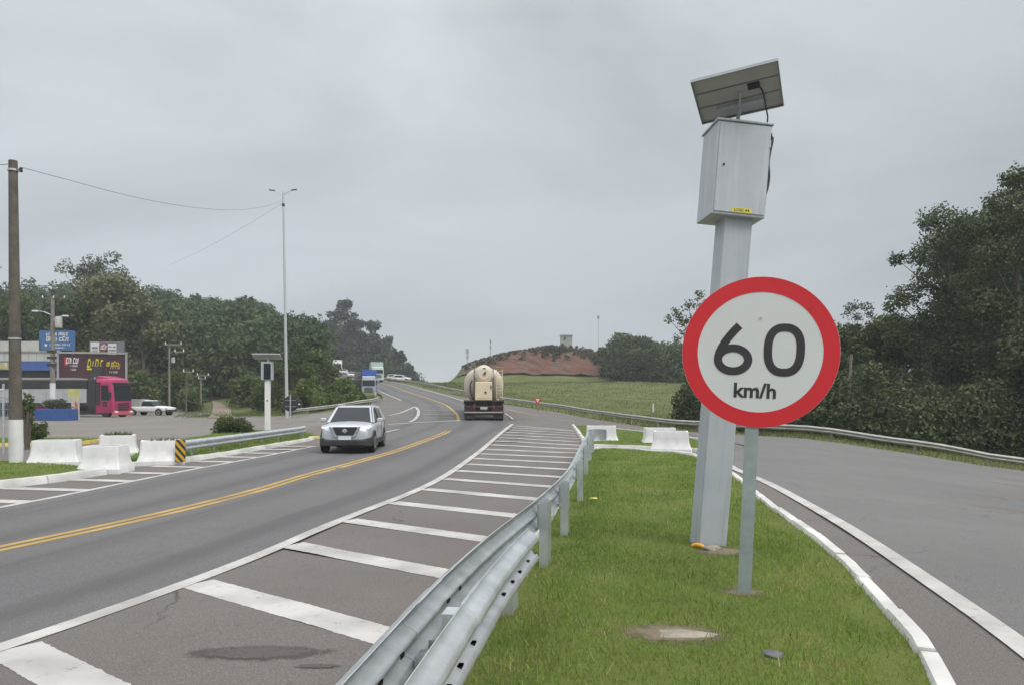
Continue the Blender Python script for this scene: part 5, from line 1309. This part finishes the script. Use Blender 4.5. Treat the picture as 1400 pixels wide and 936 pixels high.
# blue roof sign
bs = thing('roof_sign', 'blue billboard with white lettering on the shop roof', 'billboard', (bx(20), BY, 0))
pic(bs, 52, 451.5, 100, 478.5, .3, M('sign_blue', (.055, .14, .30), .5, 0, .06), 'panel', .2)
glyphs(bs, 61, 454.5, 92, 458.5, .19, m_wtxt, 9, 1); glyphs(bs, 61, 459.5, 92, 466, .19, m_wtxt, 7, 2); glyphs(bs, 66, 469.5, 95, 472, .19, m_wtxt, 12, 3)
mb = MB(); mb.prism([(bx(59) - ox, bz(470)), (bx(63.5) - ox, bz(470)), (bx(62) - ox, bz(473.5)), (bx(60.5) - ox, bz(473.5))], .17, .19); mb.build('emblem', m_wtxt, bs); glyphs(bs, 70, 474, 88, 475.8, .19, m_wtxt, 9, 4)
for px in (56, 96):
    mb = MB(); mb.box((bx(px) - ox, .5, bz(482)), (.15, .15, 1.2)); mb.build('support', m_frame, bs)
# maroon billboard with three logos, turned slightly
bb = thing('billboard', 'long maroon billboard with white, yellow and orange lettering in a grey frame', 'billboard', (bx(84), BY - .6, 0), R(14))
ox_keep = ox; ox = bx(84)
kx_ = 1.03
def BQ(px): return ox + (bx(px) - ox) * kx_
z0, z1 = bz(516), bz(480.5)
mb = MB(); mb.box(((BQ(166) - ox) / 2, .1, (z0 + z1) / 2 - .12), (BQ(166) - ox, .16, z1 - z0 - .3)); mb.build('panel', m_bill, bb)
mb = MB(); mb.box(((BQ(166) - ox) / 2, .0, z1 - .12), (BQ(166) - ox + .2, .3, .2)); mb.build('frame_top', m_frame, bb)
for x in (0, BQ(166) - ox):
    mb = MB(); mb.box((x, .0, (z0 + z1) / 2 - .6), (.18, .3, z1 - z0 + .7)); mb.build('frame_post', m_frame, bb)
glyphs(bb, 93, 488, 110, 497, .0, m_wtxt, 6, 11); glyphs(bb, 98, 498.5, 108, 501, .0, m_wtxt, 6, 12); glyphs(bb, 99, 503, 107, 506, .0, m_wtxt, 4, 13)
mb = MB(); mb.box((bx(93.5) - ox, .005, bz(494)), (.25, .03, .9)); mb.build('red_stroke', m_red, bb)
glyphs(bb, 119, 490, 138, 502, .0, m_ytxt, 6, 14); pic(bb, 119, 503, 137, 505, .0, m_ytxt, 'underline')
glyphs(bb, 143, 493, 160, 500, .0, m_ytxt, 6, 15); glyphs(bb, 148, 496, 160, 503.5, -.02, m_otxt, 4, 16); glyphs(bb, 147, 506, 157, 509, .0, m_wtxt, 4, 17)
ox = ox_keep
# poster board behind
pb_ = thing('poster_board', 'white and maroon poster board on a grey panel above the maroon billboard', 'billboard', (bx(20), BY + 1.5, 0), 0)
pic(pb_, 110, 465, 158, 486, .3, M('grey_panel', (.16, .17, .19), .7), 'back_panel', .2)
pic(pb_, 112, 466, 124, 482, .17, m_wtxt, 'poster'); pic(pb_, 125, 467, 136, 483, .17, M('maroon_poster', (.2, .09, .085), .6, 0, .5, 2), 'poster'); pic(pb_, 136.5, 468, 148, 484, .17, m_wtxt, 'poster')
glyphs(pb_, 114, 472, 122, 475, .15, m_ink, 4, 21); glyphs(pb_, 114, 477, 122, 480, .15, m_ink, 4, 22); glyphs(pb_, 126, 469, 134, 476, .15, m_wtxt, 3, 23); glyphs(pb_, 138, 471, 147, 473.5, .15, m_ink, 5, 24); glyphs(pb_, 138, 476, 147, 478, .15, m_ink, 6, 25)
# blue planter box under the pole
q = (at(71, 59.5), 59.5)
bpn = thing('blue_planter', 'long blue painted planter box with shrubs at the foot of the concrete pole', 'planter', (q[0], q[1] + .6, 0))
mb = MB(); mb.box((0, 0, .5), (2.75, 1.4, 1.0)); mb.build('box', M('blue_paint', (.035, .085, .26), .55, 0, .12, 2), bpn, bevel=.02)
# small totem sign beside it
q = (at(103, 63.5), 63.5)
tt = thing('totem_sign', 'narrow white and orange totem sign with a yellow top beside the blue planter', 'sign', (q[0], q[1], 0))
mb = MB(); mb.box((0, 0, .95), (.62, .18, 1.9)); mb.build('panel', M('totem_white', (.5, .44, .4), .6, 0, .2, 3), tt)
mb = MB(); mb.box((-.1, -.01, 2.3), (.95, .2, .75)); mb.build('yellow_top', M('totem_yellow', (.5, .48, .2), .6, 0, .15, 3), tt)
mb = MB(); mb.prism([(-.1, .2), (.24, .2), (.24, 1.3), (.05, 1.7)], -.11, -.091); mb.build('orange_panel', M('totem_orange', (.42, .14, .07), .6, 0, .2, 3), tt)
# blue-grey gate of bars at the far left
q = (at(6, 58), 58)
gt_ = thing('bar_gate', 'blue grey barred gate at the left end of the forecourt', 'gate', (q[0], q[1], 0))
mb = MB(); mb.tube([(-1.2, 0, 0), (-1.2, 0, 1.75)], .05, 6); mb.tube([(.7, 0, 0), (.7, 0, 1.75)], .05, 6); mb.tube([(-1.2, 0, 1.72), (-.2, 0, 1.95), (.7, 0, 1.72)], .04, 6); mb.tube([(-1.2, 0, .25), (.7, 0, .25)], .04, 6); mb.tube([(-1.2, 0, 1), (.7, 0, 1)], .03, 6)
mb.build('frame', M('gate_blue', (.16, .2, .25), .5), gt_)
for k in range(12):
    mb = MB(); mb.tube([(-1.05 + .145 * k, 0, .25), (-1.05 + .145 * k, 0, 1.78)], .018, 5); mb.build('bar', M('gate_blue', (.16, .2, .25), .5), gt_)
q = (at(4.5, 24), 24); pole('sign_post', 'thin grey post at the left edge in front of the barred gate', 'post', (q[0], q[1], 0), 2.3, .035, .035, m_galv)
# ---------------------------------------------------------------- vegetation
DENS = 3.6
def leaf_quads(c, size, r, outward=None, asp=.8):
    n = len(c)
    nn = r.normal(size=(n, 3)); nn[:, 2] += .35
    if outward is not None: nn = nn + outward * 1.1
    nn /= np.linalg.norm(nn, axis=1)[:, None]
    a = np.cross(nn, r.normal(size=(n, 3))); a /= np.linalg.norm(a, axis=1)[:, None] + 1e-9
    b = np.cross(nn, a)
    s = size * r.uniform(.6, 1.35, n)[:, None] / 2
    j = lambda: r.uniform(.75, 1.25, (n, 1))
    return np.stack([c + a * s * j(), c + b * s * asp * j(), c - a * s * j(), c - b * s * asp * j()], 1).reshape(-1, 3)
def clump_leaves(clumps, leaf, dens, r, squash=.8, hollow=.45):
    out = []
    for (x, y, z, R_) in clumps:
        n = max(12, int(DENS * dens * R_ * R_ / (leaf * leaf)))
        d = r.normal(size=(n, 3)); d /= np.linalg.norm(d, axis=1)[:, None]
        lump = 1 + .22 * np.sin(d[:, 0] * 5 + x * 3) * np.sin(d[:, 1] * 4.3 + y) + .14 * np.sin(d[:, 2] * 9 + z)
        rad = R_ * lump * (hollow + (1 - hollow) * r.uniform(0, 1, n) ** .55) * r.uniform(.85, 1.12, n)
        c = d * rad[:, None]; c[:, 2] *= squash
        out.append(leaf_quads(c + np.array([x, y, z]), leaf, r, d))
    return np.concatenate(out)
def make_clumps(hgt, rad, base, n, r, shape='round'):
    cl = []
    for k in range(n):
        if shape == 'conifer':
            t = (k + .5) / n; z = base + (hgt - base) * t; R_ = rad * (1 - t) * .75 + rad * .12; a = k * 2.4; q = rad * (1 - t) * .45
            cl.append((q * math.cos(a), q * math.sin(a), z, R_)); continue
        t = r.uniform(0, 1); z = base + (hgt - base) * (.12 + .8 * t)
        w = {'round': math.sin(math.pi * (.16 + .74 * t)), 'tall': .35 + .65 * math.sin(math.pi * min(1, .2 + .8 * t)), 'umbrella': .3 + .75 * t, 'bush': math.sqrt(max(.05, 1 - t * t * .9))}[shape]
        a = r.uniform(0, 2 * math.pi); q = rad * w * math.sqrt(r.uniform(.05, 1)) * .78
        R_ = rad * r.uniform(.26, .46) * (1.0 if shape != 'umbrella' else .8)
        cl.append((q * math.cos(a), q * math.sin(a), min(z, hgt - R_ * .7), R_))
    return cl
m_bark = M('bark', (.07, .058, .045), .95, 0, .3, 3, bump=.5, col2=(.13, .115, .095))
m_bark_pale = M('pale_bark', (.2, .18, .15), .9, 0, .25, 3, bump=.3)
LM = dict(dark=leaf_mat('dark_foliage', (.031, .047, .020), (.088, .116, .047), .2, patch=.3),
          wood=leaf_mat('wood_foliage', (.029, .049, .019), (.08, .115, .043), .22, patch=.13),
          olive=leaf_mat('olive_foliage', (.068, .074, .03), (.165, .17, .08), .25, patch=.2),
          euca=leaf_mat('grey_foliage', (.055, .062, .042), (.12, .13, .09), .25, patch=.3),
          mid=leaf_mat('mid_foliage', (.034, .055, .014), (.10, .135, .04), .25, patch=.25),
          light=leaf_mat('fresh_foliage', (.05, .08, .016), (.14, .19, .05), .3, patch=.3),
          scrubby=leaf_mat('scrub_foliage', (.05, .048, .028), (.115, .1, .062), .2, patch=.15),
          conif=leaf_mat('conifer_foliage', (.016, .026, .018), (.045, .06, .038), .1, patch=.2))
def tree(name, label, loc, hgt, rad, leaf, mat, shape='round', n=16, dens=5.0, base=.3, trunk=.2, seed=0, cat='tree', group=None, bark=None, squash=.8, clumps=None, hollow=.45, lean=0, sink=.3):
    r = np.random.default_rng(seed)
    root = thing(name, label, cat, loc, r.uniform(0, 6.28) if clumps is None else 0, group)
    cl = clumps or make_clumps(hgt, rad, hgt * base, n, r, shape)
    mb = MB()
    if shape != 'bush':
        top = hgt * .82; k = 6; pts = []
        for i in range(k + 1):
            t = i / k; pts.append((lean * t + .05 * hgt * .2 * math.sin(t * 5 + seed), .04 * hgt * .2 * math.cos(t * 4 + seed), -sink + t * (top + sink)))
        mb.tube(pts, [trunk * (1.25 if i == 0 else 1 - .82 * i / k) for i in range(k + 1)], 8)
        for (x, y, z, R_) in cl:
            if shape == 'conifer': continue
            t0 = max(.2, min(.85, (z - R_ * 1.4 - math.hypot(x, y) * .5) / top)); i = int(t0 * k); f = t0 * k - i
            p0 = Vector(pts[i]).lerp(Vector(pts[min(k, i + 1)]), f); p1 = Vector((x, y, z)); pm = p0.lerp(p1, .5) + Vector((0, 0, -.06 * hgt * .3))
            r0 = trunk * (1 - .8 * t0) * .55
            mb.tube([p0, pm, p1], [r0, r0 * .65, r0 * .25], 5)
    else:
        for (x, y, z, R_) in cl[:8]:
            mb.tube([(x * .1, y * .1, -.1), (x * .6, y * .6, z * .6), (x, y, z)], [trunk, trunk * .7, trunk * .3], 5)
    mb.build('trunk' if shape != 'bush' else 'stem', bark or m_bark, root, smooth=True)
    np_mesh('crown' if shape != 'bush' else 'foliage', clump_leaves(cl, leaf, dens, r, squash, hollow), 4, mat, root)
    return root
def on(px, Y): x = at(px, Y); return (x, Y, h(x, Y))
def top_h(px, Y, py): x = at(px, Y); return CAMZ + (HY - py) / FPX * Y - h(x, Y)

# --- the wooded hill on the left: one mass
ridge = np.array([(-500, 392), (0, 384), (60, 380), (110, 384), (200, 390), (225, 389), (250, 400), (300, 403), (330, 404), (362, 403), (376, 424), (400, 428), (440, 428), (455, 430), (500, 446), (518, 452), (530, 466), (545, 482), (560, 497), (576, 513), (590, 519)])
def wood(name, label, count, pxr, yr, hr, mat, leaf, seed, cond, dens=3.2, jit=9, ridge_=ridge, nclump=(4, 7), minh=2.5, sp=13):
    r = np.random.default_rng(seed); out = []; tries = 0; got = 0; spots = []
    while got < count and tries < count * 30:
        tries += 1
        px = r.uniform(*pxr); Y = math.sqrt(r.uniform(yr[0] ** 2, yr[1] ** 2))
        if not cond(px, Y): continue
        x = at(px, Y)
        if any((x - a) ** 2 + (Y - b) ** 2 < sp for a, b in spots): continue
        z = h(x, Y); mxh = CAMZ + (HY - np.interp(px, ridge_[:, 0], ridge_[:, 1]) - abs(r.normal()) * jit) / FPX * Y - z
        hh = r.uniform(*hr)
        if mxh < minh: continue
        hh = min(hh, mxh); rad = hh * r.uniform(.34, .5); spots.append((x, Y)); got += 1
        cl = [(x + a, Y + b, z + c, d) for a, b, c, d in make_clumps(hh, rad, hh * .2, int(r.integers(*nclump)), r)]
        cl.append((x, Y, z + hh * .55, rad * .75)); cl.append((x + rad * .3, Y - rad * .3, z + hh * .22, rad * .7)); cl.append((x - rad * .4, Y, z + hh * .18, rad * .6))
        out.append(clump_leaves(cl, leaf, dens, r, .85, .6))
    return tag(np_mesh(name, np.concatenate(out), 4, mat), label, 'woodland', kind='stuff')
def hill_ok(px, Y):
    if px < 425: return Y > (98 if px < 240 or px > 345 else 112)
    return Y > 252
wood('wooded_hill', 'dark green wood covering the hillside on the left', 430, (-180, 582), (96, 320), (8, 14), LM['wood'], .72, 3, hill_ok, dens=3.0, sp=22)
wood('hill_front_wood', 'nearer face of the hillside wood above the dirt track', 130, (215, 426), (100, 185), (7, 12), LM['wood'], .55, 33, lambda px, Y: Y > 103 or px > 345 or px < 262, dens=3.2, sp=18)
wood('hill_scrub', 'lower mixed scrub at the foot of the wooded hill behind the forecourt', 90, (-150, 425), (90, 112), (3.2, 6.5), LM['mid'], .42, 5, lambda px, Y: not (276 < px < 326) and (px > 150 or Y > 97), ridge_=np.array([(-500, 500), (150, 500), (425, 505)]), minh=1.5, sp=8)

# --- trees that stand out on the left
tree('broad_tree', 'big olive green tree rising behind the shop signs', on(150, 102), top_h(150, 102, 374), 6.6, .42, LM['olive'], 'round', 46, 4.6, .06, .4, 21)
tree('broad_tree', 'lower olive tree to the right of the big one, behind the pink lorry', on(196, 100), top_h(196, 100, 408), 4.2, .4, LM['olive'], 'round', 22, 4.2, .1, .3, 22)
tree('eucalyptus_tree', 'tall thin crowned eucalyptus showing sky through its top, behind the olive tree', on(122, 118), top_h(122, 118, 340), 5.2, .34, LM['euca'], 'umbrella', 24, 2.4, .45, .3, 23, bark=m_bark_pale)
tree('eucalyptus_tree', 'second airy eucalyptus crown just right of the tallest one', on(152, 120), top_h(152, 120, 352), 3.4, .34, LM['euca'], 'umbrella', 13, 2.4, .5, .25, 24, bark=m_bark_pale)
tree('dark_tree', 'dark tree behind the shop roof at the far left', on(30, 104), top_h(30, 104, 392), 5.5, .42, LM['mid'], 'round', 26, 4, .1, .3, 25)
tree('dark_tree', 'shadowy rounded tree directly behind the billboard', on(88, 99), top_h(88, 99, 400), 5, .42, LM['wood'], 'round', 24, 4, .1, .3, 26)
tree('pale_tree', 'pale flat topped tree half way up the wooded hill', on(238, 130), top_h(238, 130, 432), 3.6, .4, LM['euca'], 'umbrella', 11, 2.6, .5, .2, 27)
tree('pale_tree', 'pale spreading tree on the hill left of the tall lamp mast', on(310, 140), top_h(310, 140, 436), 4.0, .4, LM['euca'], 'umbrella', 12, 2.6, .5, .2, 28)
for k, (px, Y, yt, rad, lab) in enumerate([
        (470, 262, 404, 6.4, 'tallest dark pine clump on the ridge above the distant lorries'), (447, 262, 424, 5.0, 'dark pine left of the tallest clump on the ridge'),
        (490, 258, 424, 4.6, 'dark pine right of the tallest clump on the ridge'), (511, 256, 435, 5.2, 'broad dark pine where the ridge begins to drop to the road'),
        (529, 256, 458, 3.8, 'dark pine lower down the dropping tree line'), (546, 254, 478, 3.2, 'small dark pine near the end of the tree line'),
        (561, 252, 496, 2.4, 'last little dark tree of the line before the open crest')]):
    tree('pine_tree', lab, on(px, Y), top_h(px, Y, yt), rad, .7, LM['conif'], 'tall', 20, 6.5, .05, .3, 40 + k, bark=m_bark, group='pines along the ridge')
for k, (px, Y, yt, wpx, mt, lab) in enumerate([
        (408, 84, 462, 24, 'mid', 'tall leafy bush on the bank just right of the lamp mast'), (432, 82, 476, 26, 'light', 'fresh green bush on the bank, second right of the lamp mast'),
        (450, 88, 499, 22, 'mid', 'bush in the middle of the roadside bank below the distant white lorry'), (470, 80, 516, 22, 'light', 'low fresh bush on the bank in front of the queue of vehicles'),
        (424, 75, 514, 24, 'light', 'rounded light green bush low on the bank above the tan rail'), (452, 74, 522, 22, 'mid', 'low dark green bush above the middle of the tan rail'),
        (384, 84, 496, 22, 'mid', 'bush behind the round dark sign'), (362, 86, 520, 24, 'mid', 'bush behind the small speed camera'), (488, 76, 534, 14, 'light', 'last small bush at the right end of the bank'),
        (336, 92, 512, 26, 'mid', 'dark leafy bush on the right side of the dirt track'), (262, 92, 528, 20, 'light', 'weedy bush on the left side of the dirt track'), (238, 96, 505, 24, 'mid', 'tall bush behind the white pickup')]):
    hh = max(1.2, top_h(px, Y, yt)); rad = wpx / FPX * Y
    tree('roadside_bush', lab, on(px, Y), hh, rad, .26, LM[mt], 'bush', 20, 4.2, .05, .06, 60 + k, 'bush', 'bushes on the bank beside the junction')
wood('bank_scrub', 'tangled low green scrub covering the roadside bank', 150, (392, 512), (68, 100), (1.0, 2.4), LM['light'], .2, 9, lambda px, Y: Y > 69.5 + max(0, (px - 480)) * .35 and px < 505 - (Y - 70) * .25, ridge_=np.array([(380, 520), (450, 528), (515, 545)]), jit=3, dens=4, minh=.4, sp=2)

# --- right hand woods
def cl_at(px0, Y, spec):
    """clumps given as (photo x, photo y, radius px) seen around a trunk at px0"""
    x0, z0 = at(px0, Y), h(at(px0, Y), Y); r = np.random.default_rng(int(px0)); out = []
    for px, py, rp in spec:
        out.append((at(px, Y) - x0, r.uniform(-1, 1) * rp / FPX * Y * .9, CAMZ + (HY - py) / FPX * Y - z0, rp / FPX * Y))
    return out
tree('tall_tree', 'tall ragged tree with gaps of sky between its limbs, right of the speed sign', on(1292, 50), top_h(1292, 50, 272), 4.5, .17, LM['dark'], 'tall', 10, 4.4, .3, .26, 81, lean=.3,
     clumps=cl_at(1292, 50, [(1290, 296, 26), (1310, 318, 26), (1268, 305, 15), (1276, 334, 25), (1250, 352, 19), (1232, 352, 13), (1300, 356, 30), (1326, 300, 22), (1270, 384, 26), (1243, 402, 21), (1222, 414, 17), (1212, 422, 10), (1300, 405, 30), (1330, 350, 30), (1262, 432, 24), (1290, 452, 30), (1236, 446, 17), (1222, 462, 13), (1330, 420, 34), (1275, 480, 24), (1310, 492, 34)]), hollow=.25)
tree('tall_tree', 'dense dark tree filling the right edge, the tallest of the woods', on(1392, 46), top_h(1392, 46, 226), 4.5, .17, LM['dark'], 'round', 10, 5.0, .3, .32, 82,
     clumps=cl_at(1392, 46, [(1388, 244, 20), (1372, 248, 13), (1412, 250, 28), (1370, 275, 24), (1396, 290, 36), (1360, 312, 26), (1384, 340, 40), (1342, 352, 28), (1366, 385, 40), (1410, 400, 44), (1346, 420, 36), (1385, 450, 44), (1350, 480, 40), (1410, 500, 44), (1440, 330, 40), (1460, 420, 44), (1430, 280, 30)]), hollow=.3)
tree('tall_tree', 'dark tree between the ragged tall tree and the right edge, partly behind both', on(1338, 56), top_h(1338, 56, 300), 4, .24, LM['dark'], 'round', 20, 4.0, .15, .3, 83)
tree('slender_tree', 'slender small-crowned tree standing alone between the speed sign and the woods', on(1172, 62), top_h(1172, 62, 405), 1.6, .16, LM['euca'], 'umbrella', 9, 2.4, .7, .1, 84,
     clumps=cl_at(1172, 62, [(1172, 418, 11), (1184, 420, 10), (1160, 422, 9), (1168, 434, 9), (1190, 430, 8), (1154, 430, 6), (1176, 448, 7)]), hollow=.2)
for k, (px, Y, yt, rad, mt, lab) in enumerate([
        (1150, 58, 440, 2.6, 'mid', 'greener tree just right of the speed sign behind the leaning pole'), (1196, 59, 440, 2.4, 'mid', 'bushy tree behind the slender one'), (1100, 62, 452, 3.4, 'dark', 'dark tree mostly hidden by the speed sign'),
        (1262, 60, 412, 3.8, 'dark', 'dark tree filling the space behind the ragged tall tree'), (1316, 58, 300, 5.0, 'dark', 'tall shadowy tree at the back of the woods behind the ragged one'), (1360, 56, 262, 5.0, 'mid', 'tall greener tree at the back of the woods behind the dense dark one'), (1214, 60, 424, 2.8, 'mid', 'leafy green tree between the slender tree and the ragged tall one'), (1160, 64, 424, 3.0, 'mid', 'green tree whose top shows right beside the speed sign'),
        (1240, 55, 498, 2.8, 'dark', 'low dark tree under the ragged tall tree'), (1300, 50, 500, 3.2, 'dark', 'dark low tree at the foot of the dense right-hand woods'), (1370, 46, 500, 3.4, 'dark', 'dark low tree in the right corner of the woods'),
        (1050, 66, 462, 3.4, 'dark', 'dark tree behind the sign between its post and the camera post'), (1440, 42, 420, 4.0, 'dark', 'dark tree just outside the dense woods at the far right')]):
    tree('woodland_tree', lab, on(px, Y), top_h(px, Y, yt), rad, .22, LM[mt], 'round', 26, 5.5, .04, .16, 90 + k, group='trees of the right hand woods')
tree('ivy_clad_tree', 'ragged tree with an ivy-clad trunk directly left of the speed sign', on(946, 54), top_h(946, 54, 395), 2.2, .17, LM['olive'], 'tall', 8, 2.6, .3, .22, 100,
     clumps=cl_at(946, 54, [(955, 404, 9), (944, 416, 11), (962, 420, 13), (924, 430, 11), (914, 436, 8), (932, 440, 11), (952, 440, 14), (968, 444, 14), (940, 456, 12), (926, 462, 7), (956, 464, 14), (948, 490, 14), (944, 510, 13), (947, 528, 14), (943, 546, 13), (946, 562, 14), (950, 576, 16), (970, 480, 12)]), hollow=.2)
wood('undergrowth', 'dark tangled undergrowth behind the guard rail of the exit ramp', 230, (935, 1560), (41, 62), (2.2, 6.5), LM['dark'], .2, 12,
     lambda px, Y: Y > np.interp(px, [935, 1000, 1104, 1255, 1407, 1600], [50, 46, 43.2, 40.8, 39.5, 38]), ridge_=np.array([(900, 520), (1000, 490), (1150, 470), (1200, 478), (1250, 470), (1300, 450), (1400, 430), (1600, 430)]), jit=26, dens=5, sp=4)
wood('far_wood', 'dark rounded wood beyond the green field left of the speed sign', 70, (822, 1010), (136, 175), (6, 10), LM['dark'], .42, 14,
     lambda px, Y: Y > 137 + .75 * max(0, 858 - px), ridge_=np.array([(815, 484), (828, 462), (842, 453), (870, 456), (905, 463), (935, 466), (1010, 468)]), jit=4, dens=4.2, sp=10)
wood('bank_top_scrub', 'brownish scrub over the upper slope of the red earth bank', 400, (632, 850), (160.5, 196), (.5, 2.2), LM['scrubby'], .34, 15, lambda px, Y: Y > 166 + 4 * math.sin(px * .09) + 2 * math.sin(px * .23) - (5 if px < 680 else 0) or (px * 7919 + Y * 104729) % 1 < .16,
     ridge_=np.array([(630, 500), (650, 492), (690, 481), (735, 473), (780, 467), (800, 474), (835, 484), (860, 490)]), jit=1, dens=2.6, minh=.4, sp=.9)
wood('bank_side_scrub', 'dark scrub spilling down the right end of the red earth bank', 45, (778, 850), (161, 182), (2, 5), LM['wood'], .4, 16, lambda px, Y: px > 772 + (182 - Y) * 2.2,
     ridge_=np.array([(770, 474), (800, 480), (835, 496), (850, 500)]), jit=4, dens=3.4, minh=.8, sp=4)

# --- low bushes on the left islands
q = (at(318, 34.5), 34.5); tree('round_bush', 'low rounded bush behind the left guard rail', (q[0], q[1], h(*q) + .1), .92, .98, .075, LM['mid'], 'bush', 18, 5, .02, .03, 120, 'bush', squash=.7)
q = (at(52, 29.3), 29.3); tree('round_bush', 'clipped round bush inside the yellow kerb', (q[0], q[1], .12), .85, .58, .06, LM['mid'], 'bush', 14, 6, .05, .03, 121, 'bush', squash=.85)
tess('forest_floor', [(-150, 99), (-42, 99), (-39, 104), (-32, 99), (-26, 90), (-30, 130), (-52, 200), (-70, 260), (-45, 290), (-45, 330), (-160, 320)], .1, ground_mat('leaf_litter', (.03, .032, .018), (.045, .05, .025), (.06, .06, .035), .2, rough=1), 4.0, xr=(-150, 60), yr=(95, 330))
q = (at(37, 26.2), 26.2); tree('leafy_plant', 'upright leafy plant beside the painted base of the wooden pole', (q[0], q[1], .1), 1.95, .34, .16, LM['mid'], 'bush', 10, 2.2, .35, .06, 122, 'plant', squash=1.3)
q = (at(71, 59.5), 60.1); tree('planter_shrub', 'dark straggly shrub growing in the blue planter box', (q[0], q[1], .9), 1.0, 1.15, .12, LM['dark'], 'bush', 14, 2.4, .05, .03, 123, 'bush', squash=.5)

# --- rough grass of the verges and the field
m_rough = leaf_mat('rough_grass', (.06, .085, .02), (.16, .185, .06), .25, dry=(.26, .23, .11), patch=.12)
zf = lambda x, y: H(x, y)
fr2 = catmull(rail_pts, 1.0)
def verge(name, label, poly, bands, hgt, w, seed):
    tag(blades(name, poly, m_rough, bands, hgt=hgt, w=w, seed=seed, zf=zf), label, 'grass')
vp = fr2[(fr2[:, 1] < 100)]
vin, vout = push(vp, -.45), push(vp, 7)
verge('verge_grass', 'rough grass along the guard rail of the exit ramp', [tuple(p) for p in vin[::3]] + [tuple(p) for p in vout[::-3]], [(24, 50, 45, 1.0), (50, 100, 16, 1.5)], .26, .03, 31)
verge('field_grass', 'long green grass of the sloping field below the red bank', [(-6, 100), (-1, 82), (7, 64), (11, 50), (14, 52), (16, 64), (22, 84), (34, 128), (34, 150), (-20, 152), (-14, 120)], [(50, 90, 22, 1.2), (90, 152, 12, 2.0)], .2, .03, 32)
verge('bank_grass', 'grass on the bank left of the junction', [tuple(G(*p)) for p in ((392, 567.5), (440, 562.5), (480, 557), (505, 553))] + [(-14.9, 80), (-17, 92), (-30, 96), (-29, 72)], [(60, 96, 22, 1.4)], .3, .04, 33)
verge('forecourt_edge_grass', 'grass strip along the back of the forecourt', [tuple(G(*p)) for p in ((236, 571.5), (300, 571), (345, 569), (398, 568))] + [(-29, 82), (-40, 92), (-36, 80)], [(60, 95, 14, 1.4)], .3, .04, 34)
verge('crest_grass', 'short grass on the crest between the far road and the sky', [(-8.5, 101), (-21, 149), (-42, 215), (-22, 215), (-12, 150), (-6, 105)], [(100, 216, 5, 3)], .3, .04, 35)
# ---------------------------------------------------------------- the damp air of an overcast day
m_haze = bpy.data.materials.new('haze'); m_haze.use_nodes = True
n_, l_ = m_haze.node_tree.nodes, m_haze.node_tree.links
n_.remove(n_['Principled BSDF'])
pv = n_.new('ShaderNodeVolumePrincipled'); pv.inputs['Color'].default_value = (.86, .9, .95, 1); pv.inputs['Density'].default_value = .0006
l_.new(pv.outputs[0], n_['Material Output'].inputs['Volume'])
mb = MB(); mb.box((0, 150, 15), (1400, 1000, 95)); o = mb.build('haze', m_haze); tag(o, kind='stuff')
